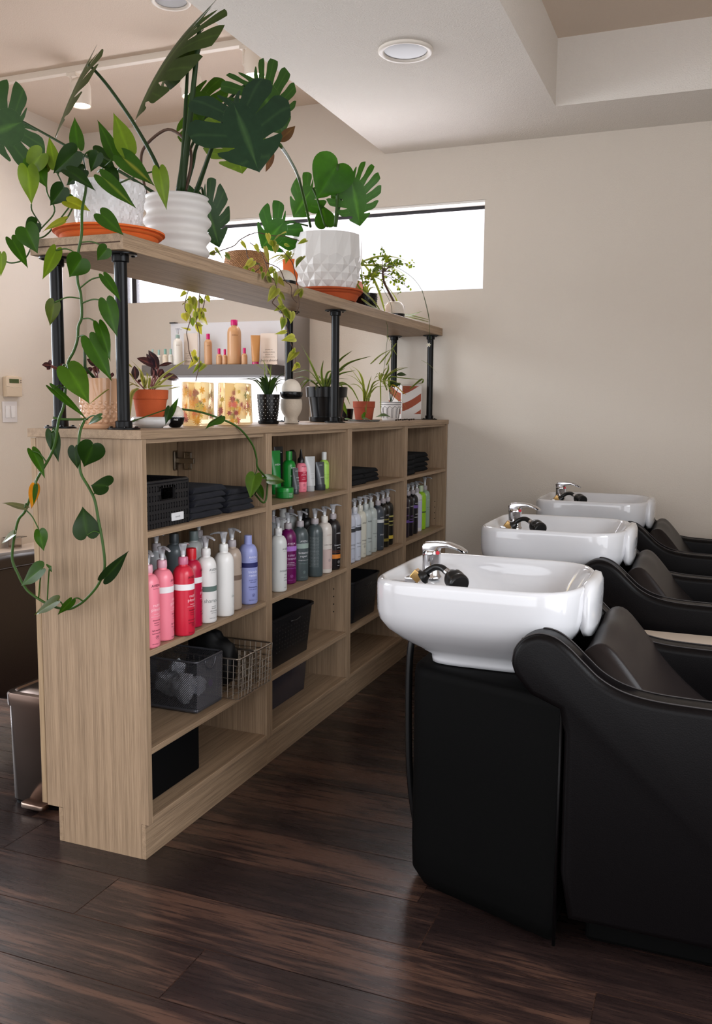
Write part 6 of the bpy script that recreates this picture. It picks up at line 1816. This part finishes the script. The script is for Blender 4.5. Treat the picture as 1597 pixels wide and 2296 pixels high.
for k, (x, y) in enumerate([(515, 375), (555, 355), (600, 370), (625, 395), (480, 440), (690, 120 + 150), (660, 400), (950, 265), (950, 575), (905, 880), (950, 850), (740, 640), (580, 980), (610, 400)]):
    e_ = atx(zd(x, y), -.10); m_ = (pl_ + e_) / 2 + Vector((0, 0, .02)); strap(bm, [pl_, m_, e_], .007 if y > 500 else .005, SG if y > 300 else (104, 110, 66), edge=(150, 168, 96))
obj('foliage', bm, LEAFT, st_, world=True, recalc=False)
# white pot with black line pattern, leafy plant
wp = thing('peperomia_plant', 'small leafy plant in a white pot with black line pattern', 'plant', (-.135, 2.29, WT))
bm = BM(); lathe(bm, [(0, 0), (.040, 0), (.042, .003), (.053, .086), (.053, .092), (.048, .092), (.046, .075), (0, .073)], n=44, cap=False); obj('pot', bm, white_cer, wp, smooth=True, auto=40)
bm = BM()
ink = imat((34, 28, 26))
for zz in (.077, .088, .003): lathe(bm, [(.0405 + .0125 * zz / .086 + .0011, zz), (.0405 + .0125 * zz / .086 + .0012, zz + .0022)], n=44, cap=False)
for k in range(12):
    a0 = 2 * PI * k / 12
    for (da0, zz0, da1, zz1) in ((0, .010, 0, .060), (.08, .012, .08, .058), (-.08, .012, -.08, .058), (0, .060, .26, .070), (0, .060, -.26, .070), (.08, .058, .20, .064)):
        pr_ = []
        for f in (0, .5, 1):
            a = a0 + da0 + (da1 - da0) * f; zz = zz0 + (zz1 - zz0) * f; r_ = .0405 + .0125 * zz / .086 + .0008
            pr_.append(Vector((r_ * math.cos(a), r_ * math.sin(a), zz)))
        tube(bm, pr_, .0007, 4)
obj('line_pattern', bm, ink, wp, recalc=False)
soil_b = BM(); lathe(soil_b, [(.046, .078), (0, .080)], n=20, cap=False); obj('soil', soil_b, soil_m, wp, smooth=True)
bm = BM(); st = BM(); c_ = Vector((-.135, 2.29, WT + .078))
for b, t, w in (((800, 380), (960, 325), 14), ((690, 480), (820, 440), 12), ((740, 470), (690, 520), 12), ((850, 490), (740, 510), 9), ((700, 400), (760, 440), 10)):
    B = atx(zd(*b), -.135); leaf(bm, B, atx(zd(*t), -.13), cam_n(B, 0, .5), w / ppm(B), (40, 70, 34), OVAL); petiole(st, c_, B, .0018)
leaf(bm, atx(zd(720, 510), -.12), atx(zd(960, 580), -.11), cam_n(c_, 0, .8), .018, (196, 170, 40), OVAL)
for p in ([(620, 440), (680, 300), (675, 190)], [(630, 450), (760, 330), (960, 265)], [(700, 410), (900, 420), (1150, 440)], [(1140, 435), (1150, 480), (1080, 495)]):
    strap(bm, [c_.lerp(atx(zd(*p[0]), -.13), .6)] + [atx(zd(*q), -.13) for q in p], .012, (70, 104, 48), edge=(130, 156, 84))
obj('stem', st, stem_d, wp, smooth=True, world=True); obj('foliage', bm, LEAFT, wp, world=True, recalc=False)
# square pot with terracotta and white chevrons
tq = thing('chevron_planter', 'square white planter with terracotta chevron pattern near the far end of the worktop', 'planter', (-.205, 2.72, WT), rotz=R(-38))
bm = BM(); box(bm, -.066, .066, -.066, .066, 0, .185, .006); obj('planter_body', bm, white_cer, tq, smooth=True, auto=40)
bm = BM()
rust = mat('rust_glaze', (150, 72, 48), rough=.5)
def quad(ps):
    bm.faces.new([bm.verts.new(p) for p in ps])
for (z0, z1, up) in ((.115, .180, 1), (.035, .085, 1)):
    pass
def stripe(face, zc, h, s):
    # curved stripe on one face; s = slope sign
    n = 10; prev = None
    for i in range(n + 1):
        u = -.060 + .120 * i / n
        q_ = (i / n) if s > 0 else (1 - i / n)
        zo = zc + .055 * q_ ** 1.4
        a_, b2 = max(.03, min(.180, zo)), max(.03, min(.180, zo + h))
        p = (Vector((.0666, u, a_)), Vector((.0666, u, b2))) if face == 0 else (Vector((u, -.0666, a_)), Vector((u, -.0666, b2)))
        if prev and (b2 - a_ > .001 or prev[1].z - prev[0].z > .001): quad((prev[0], p[0], p[1], prev[1]))
        prev = p
for zc_, h in ((.135, .055), (.045, .042), (-.03, .03)):
    stripe(0, zc_, h, 1)
for zc_, h in ((.095, .045), (.01, .042)):
    stripe(1, zc_, h, -1)
obj('chevron_pattern', bm, rust, tq, recalc=False)
bm = BM(); box(bm, -.058, .058, -.058, .058, .1852, .1860); obj('soil', bm, soil_m, tq)
# loose leaves and crumbs lying on the worktop
lv_ = BM(); zd2 = zd
for b, t, w, X in (((40, 760), (150, 940), 120, -.16), ((330, 910), (360, 985), 90, -.02), ((350, 980), (500, 970), 60, -.01), ((690, 940), (540, 900), 80, -.03), ((100, 980), (220, 975), 40, -.02)):
    B = atx(zd(*b), X); T_ = atx(zd(*t), X); B.z = max(B.z, WT + .004); T_.z = max(T_.z, WT + .004); leaf(lv_, B, T_, cam_n(B, 0, .6), w / 6.142 / ppm(B), (66, 108, 34), HEART)
o = obj('vine_leaves', lv_, LEAF, st_, world=True, recalc=False)
for k in range(9):
    p = atx(zd(790 + 30 * k, 990), -.05 - .02 * (k % 3)); bm = BM(); bmesh.ops.create_icosphere(bm, subdivisions=2, radius=.006)
    for v in bm.verts: v.co = v.co * (1 + .5 * noise.noise(v.co * 300 + Vector((k, 0, 0)))); v.co.z *= .6
    o = obj('soil_crumb', bm, soil_m, None, smooth=True); o.location = (p.x, p.y, WT + .0045); tag(o, 'dark crumb of potting soil on the worktop before the chevron planter', 'crumb', 'soil crumbs on the worktop')
# ================================================================== retail display on the far wall
dk_shelf = mat('taupe_shelf', (92, 84, 80), rough=.5)
dsp = thing('retail_display', 'wall display with white back panel, taupe shelf and glowing panel below', 'display', (-1.37, YW - .10, 1.0))
bm = BM(); box(bm, -.405, .405, .074, .098, -.35, .735); obj('back_panel', bm, mat('display_white', (226, 226, 230), rough=.5), dsp)
bm = BM(); box(bm, -.46, .385, -.16, .073, .412, .472, .002); obj('shelf', bm, dk_shelf, dsp)
bm = BM(); box(bm, -.40, .40, .066, .0735, -.3, .405); obj('lit_panel', bm, mat('lit_panel', (255, 255, 255), emit=(252, 250, 255), estr=1.15), dsp)
bm = BM(); box(bm, .49, .525, -.16, .10, -1.0, .80, .002); obj('side_frame', bm, mat('grey_frame', (128, 120, 114), rough=.5), dsp)
bm = BM(); box(bm, .406, .489, .060, .098, -.35, .735); obj('side_panel', bm, MATS['display_white'], dsp)
bm = BM(); box(bm, -.406, -.37, .06, .1, .735, .742); obj('clip', bm, black_m, dsp)
SHZ = 1.4727
za4 = ZF(340, 680, 4.436)
YD = YW - .19
def disp(px, yb): 
    P = aty((px, yb), YD); return (P.x, YD, SHZ)
BE, MAG = (196, 150, 108), (196, 0, 104)
def dbottle(lab, x, xw, ytop, ybot, cap, capcol, col=BE, band=None, **k):
    px, wpx = za4(x, 0)[0], xw / 4.436
    P = disp(px, 822); s = ppm(P); r = wpx / 2 / s; h = (ybot - ytop) / 4.436 / s
    capn = {'cap': .03, 'pump': .058}[cap]
    return bottle(lab, P, col, r=r, hb=max(.03, h - capn), cap=cap, capcol=capcol, group='display products on the taupe shelf', words=[('AVEDA', r * .26, (h - capn) * .72, (110, 70, 40))], ang=R(-55), name='product_bottle', **k)
dbottle('tall tan bottle with magenta cap, largest on the display', 824, 138, 185, 625, 'cap', MAG)
dbottle('slim tan bottle with magenta cap, left of the largest one', 565, 78, 318, 625, 'cap', MAG)
dbottle('tiny tan bottle with magenta cap, leftmost of the three tiny ones', 673, 60, 462, 625, 'cap', MAG)
dbottle('tiny tan bottle with magenta cap, left against the largest bottle', 730, 52, 470, 625, 'cap', MAG)
dbottle('tiny tan bottle with magenta cap, right of the largest bottle', 924, 60, 460, 625, 'cap', MAG)
dbottle('white pump bottle with teal collar on the display', 264, 90, 262, 625, 'pump', None, col=(226, 222, 214), collar=(140, 166, 160))
dbottle('small cream bottle with pale teal cap beside the white pump bottle', 192, 48, 462, 625, 'cap', (150, 186, 180), col=(216, 214, 206))
dbottle('small cream bottle with green teal cap, middle of the three small ones', 138, 54, 462, 625, 'cap', (122, 170, 158), col=(222, 208, 188))
dbottle('small cream bottle with teal cap, third from the white pump bottle', 75, 48, 470, 625, 'cap', (150, 186, 180), col=(220, 218, 212))
dbottle('small cream bottle with pale cap at the left end of the display shelf', 12, 40, 462, 625, 'cap', (160, 190, 186), col=(220, 214, 206))
P = disp(za4(1035, 0)[0], 822)
tb = thing('product_tube', 'tan tube with magenta cap standing on the display shelf', 'tube', P, rotz=R(-70), group='display products on the taupe shelf')
bm = BM(); rings = []
for k in range(7):
    u = k / 6; rings.append([Vector(((.020 * (1 - u) + .0015) * math.cos(q), (.0215 + .0065 * u) * math.sin(q), .016 + .15 * u)) for q in [2 * PI * j / 24 for j in range(24)]])
loft(bm, rings); obj('tube_body', bm, mat('tan_tube', (186, 132, 76), rough=.4), tb, smooth=True, auto=50)
bm = BM(); lathe(bm, [(.0195, 0), (.0195, .0155), (0, .0155)], n=24); obj('cap', bm, cmat(MAG), tb, smooth=True, auto=40)
for lab, x0, x1, ytop, w_ in (('cream product card with small print beside the white pump bottle', 325, 460, 300, 'shampure'), ('cream product card with small print right of the tan tube', 1085, 1250, 300, 'cherry almond')):
    A, B = aty(za4(x0, 620), YD + .05), aty(za4(x1, 620), YD + .05); Ht = aty(za4(x0, ytop), YD + .05).z
    cdn = thing('product_card', lab, 'card', ((A.x + B.x) / 2, YD + .05, SHZ))
    bm = BM(); wd = (B.x - A.x) / 2; box(bm, -wd, wd, 0, .003, 0, Ht - SHZ); box(bm, -wd, wd, -.02, .02, 0, .002); obj('card', bm, mat('cream_card', (222, 208, 196) if 'white pump' in lab else (222, 216, 210), rough=.6), cdn)
    bm = BM(); text_plane(bm, w_, .020, (0, -.0006, .02), (1, 0, 0), (0, 0, 1))
    for k in range(4): text_plane(bm, 'smoothing and softening' if k % 2 else 'gentle daily care', .0075, (0, -.0006, .085 - k * .014), (1, 0, 0), (0, 0, 1))
    obj('label_print', bm, imat((96, 84, 78)), cdn, recalc=False)

# thermostat and switch on the left wall
th_ = thing('thermostat', 'cream wall thermostat with a small green screen', 'thermostat', (XL + .001, 2.17, 1.335))
tm = mat('cream_plastic', (206, 188, 164), rough=.5)
bm = BM(); prism(bm, [(-.062, -.058), (.062, -.058), (.064, .0), (.062, .055), (.02, .062), (-.02, .062), (-.062, .055), (-.064, 0)], 'x', 0, .030, .004); obj('case', bm, tm, th_, smooth=True, auto=35)
bm = BM(); box(bm, .030, .0312, -.040, .036, .020, .044); obj('screen', bm, mat('green_screen', (58, 74, 22), rough=.25), th_)
bm = BM(); tube(bm, [(.0305, -.062, .004), (.0305, 0, -.006), (.0305, .062, .004)], .0016, 6); obj('flap_seam', bm, mat('cream_light', (226, 214, 196), rough=.5), th_, smooth=True)
for k in range(2):
    bm = BM(); lathe(bm, [(.0035, 0), (.003, .0008), (0, .001)], n=10, cap=False); b2 = BM(); merge(b2, bm, Matrix.Translation((.0305, .052, .036 - .011 * k)) @ Matrix.Rotation(R(90), 4, 'Y')); obj('indicator', b2, mat('dark_key', (60, 54, 50), rough=.5), th_)
sw = thing('light_switch', 'white double rocker light switch below the thermostat', 'light switch', (XL + .0005, 2.155, 1.19))
bm = BM(); prism(bm, rrect(-.058, .058, -.060, .060, .004), 'x', 0, .005, .002); obj('plate', bm, mat('switch_white', (216, 212, 212), rough=.4), sw, smooth=True, auto=35)
for yy in (-.022, .022):
    bm = BM(); prism(bm, [(yy - .016, -.034), (yy + .016, -.034), (yy + .016, .034), (yy - .016, .034)], 'x', .005, .009, .0015); obj('rocker', bm, mat('switch_rocker', (222, 220, 220), rough=.35), sw, smooth=True, auto=35)

# styling chair behind the cabinet end
choc = mat('dark_brown_leather', (38, 27, 25), rough=.38, spec=.5, bump=.12, bscale=300)
scx = -.98
ch = thing('styling_chair', 'dark brown leather styling chair behind the near end of the cabinet', 'chair', (-1.05, .52, 0))
def PX(px, py, X): return atx((px, py), X)
# padded back seen from behind: broad slab with rounded lower corners
topz, botz = .675, .135
ya, yb_ = .28, .84
prof = [(ya + .015, topz), (ya + .3, topz + .012), (yb_ - .015, topz), (yb_, topz - .02), (yb_, botz + .14), (yb_ - .05, botz + .03), (yb_ - .16, botz), (ya + .32, botz), (ya + .24, botz + .03), (ya + .13, botz + .14), (ya + .02, botz + .36), (ya, topz - .02)]
bm = BM(); prism(bm, [(y - .52, z) for y, z in prof], 'x', -.03, .05, .02, 4); obj('backrest', bm, choc, ch, smooth=True, auto=50)
bm = BM(); tube(bm, spline([(.052, ya - .52 + .02, topz - .045), (.053, .0, topz - .035), (.052, yb_ - .52 - .02, topz - .045)], 6), .003, 8); obj('piping', bm, choc, ch, smooth=True)
bm = BM(); box(bm, -.58, -.04, -.26, .26, .36, .47, .04, 4); obj('seat', bm, choc, ch, smooth=True, auto=60)
for s in (-1, 1):
    bm = BM(); box(bm, -.52, -.03, s * .30 - .03, s * .30 + .03, .50, .62, .025, 3); obj('arm', bm, choc, ch, smooth=True, auto=60)
bm = BM(); lathe(bm, [(0, 0), (.20, 0), (.20, .012), (.10, .03), (.04, .04), (.04, .36), (0, .36)], (-.32, 0, 0), 40, cap=False); obj('pedestal_base', bm, chrome, ch, smooth=True, auto=40)

# step bin
steel = mat('dark_brushed_steel', (96, 80, 72), rough=.22, metal=1.0)
bn = thing('pedal_bin', 'dark stainless steel pedal bin beside the cabinet end', 'bin', (-.515, .265, 0))
def rr_(x, y, r, z): return [Vector((a, b, z)) for a, b in rrect(-x, x, -y, y, r, 6)]
bm = BM(); loft(bm, [rr_(.094, .124, .035, .012), rr_(.097, .127, .035, .016), rr_(.100, .130, .036, .315)]); obj('bin_body', bm, steel, bn, smooth=True, auto=40)
bm = BM(); loft(bm, [rr_(.105, .135, .038, .316), rr_(.106, .136, .038, .350), rr_(.103, .133, .038, .356), rr_(.088, .118, .034, .358), rr_(.084, .114, .033, .353), rr_(.06, .09, .03, .362)]); obj('lid', bm, steel, bn, smooth=True, auto=35)
bm = BM(); loft(bm, [rr_(.092, .122, .034, .0), rr_(.096, .126, .035, .012)]); obj('base', bm, black_m, bn, smooth=True, auto=40)
bm = BM(); prism(bm, rrect(-.045, .045, -.022, .022, .015, 4), 'z', .012, .028, .004); bmesh.ops.translate(bm, vec=(0.02, -.145, 0), verts=bm.verts); obj('pedal', bm, mat('pedal_steel', (150, 130, 118), rough=.25, metal=1), bn, smooth=True, auto=40)

# white ledge on the left wall with a small glass
LZ = atx((34, 1226), XL + .03).z
ld = tag(obj('wall_ledge', box(BM(), XL + .001, XL + .30, 1.74, YW - .002, LZ - .04, LZ, .003), mat('ledge_white', (220, 208, 200), rough=.4)), 'white ledge along the left wall behind the styling chair', 'ledge')
gP = aty((32, 1230), 1.9)
gl = thing('glass_jar', 'small clear glass jar on the ledge by the left wall', 'jar', (XL + .06, atx((34, 1226), XL + .06).y, LZ + .0006))
bm = BM(); lathe(bm, [(0, 0), (.036, 0), (.038, .004), (.038, .062), (.035, .062), (.034, .006), (0, .006)], n=32, cap=False); obj('jar_body', bm, mat('jar_glass', (240, 232, 224), rough=.03, trans=.92), gl, smooth=True, auto=40)
bm = BM(); lathe(bm, [(.0338, .0065), (.0338, .02), (0, .0205)], n=24, cap=False); obj('contents', bm, mat('amber_liquid', (196, 130, 70), rough=.1, trans=.6), gl, smooth=True, auto=40)
bm = BM(); prism(bm, rrect(-.05, .05, -.05, .05, .01), 'z', .0625, .066, .001); obj('lid', bm, MATS['jar_glass'], gl, smooth=True, auto=40)
# ================================================================== light
def area(name, loc, rot, sx, sy, power, col):
    l = bpy.data.lights.new(name, 'AREA'); l.shape = 'RECTANGLE'; l.size = sx; l.size_y = sy
    l.energy = power; l.color = col
    o = bpy.data.objects.new(name, l); COL.objects.link(o)
    o.location = loc; o.rotation_euler = rot
    return o
cool = (.84, .92, 1.0)
def sky_panel(name, loc, target, sx, sy, power, col):
    d = Vector(target) - Vector(loc)
    return area(name, loc, d.to_track_quat('-Z', 'Y').to_euler(), sx, sy, power, col)
sky_panel('daylight_left', (XL - 1.5, .9, 2.3), (-1.2, .7, .4), 2.6, 2.2, 300, cool)
sky_panel('daylight_left', (XL - 1.5, -1.5, 2.3), (-.8, -1.2, .8), 2.6, 2.2, 90, cool)
sky_panel('daylight_back', (.4, YB - 1.7, 3.3), (0, .4, .8), 4.4, 2.6, 18, (.95, .97, 1.0))
sky_panel('daylight_right', (XR + 1.7, -1.3, 3.3), (.2, .2, .7), 3.2, 2.6, 300, (.88, .94, 1.0))
area('daylight_far', ((wx0 + wx1) / 2, YW + T + .06, (wz0 + wz1) / 2), (R(-100), 0, 0), wx1 - wx0, wz1 - wz0, 60, (.98, .97, 1.0))
for i_, h in enumerate(HEADS):
    l = bpy.data.lights.new('track_spot', 'SPOT'); l.energy = 30 if i_ < 3 else 8; l.color = (1, .86, .70); l.spot_size = R(100); l.spot_blend = .8; l.shadow_soft_size = .04
    o = bpy.data.objects.new('track_spot', l); COL.objects.link(o); o.location = h - Vector((0, 0, .004))
w = bpy.data.worlds.new('sky'); scene.world = w; w.use_nodes = True
nt = w.node_tree; bg = nt.nodes['Background']
bg.inputs['Color'].default_value = (.95, .96, 1, 1); bg.inputs['Strength'].default_value = 4.0
vs = scene.view_settings
vs.view_transform = 'Standard'; vs.look = 'None'; vs.gamma = 1; vs.use_curve_mapping = False; vs.exposure = -0.58
scene.cycles.max_bounces = 9; scene.cycles.diffuse_bounces = 5; scene.cycles.glossy_bounces = 4; scene.cycles.transmission_bounces = 8; scene.cycles.transparent_max_bounces = 12
scene.cycles.caustics_reflective = False; scene.cycles.caustics_refractive = False
scene.cycles.use_denoising = True
scene.cycles.sample_clamp_indirect = 6.0
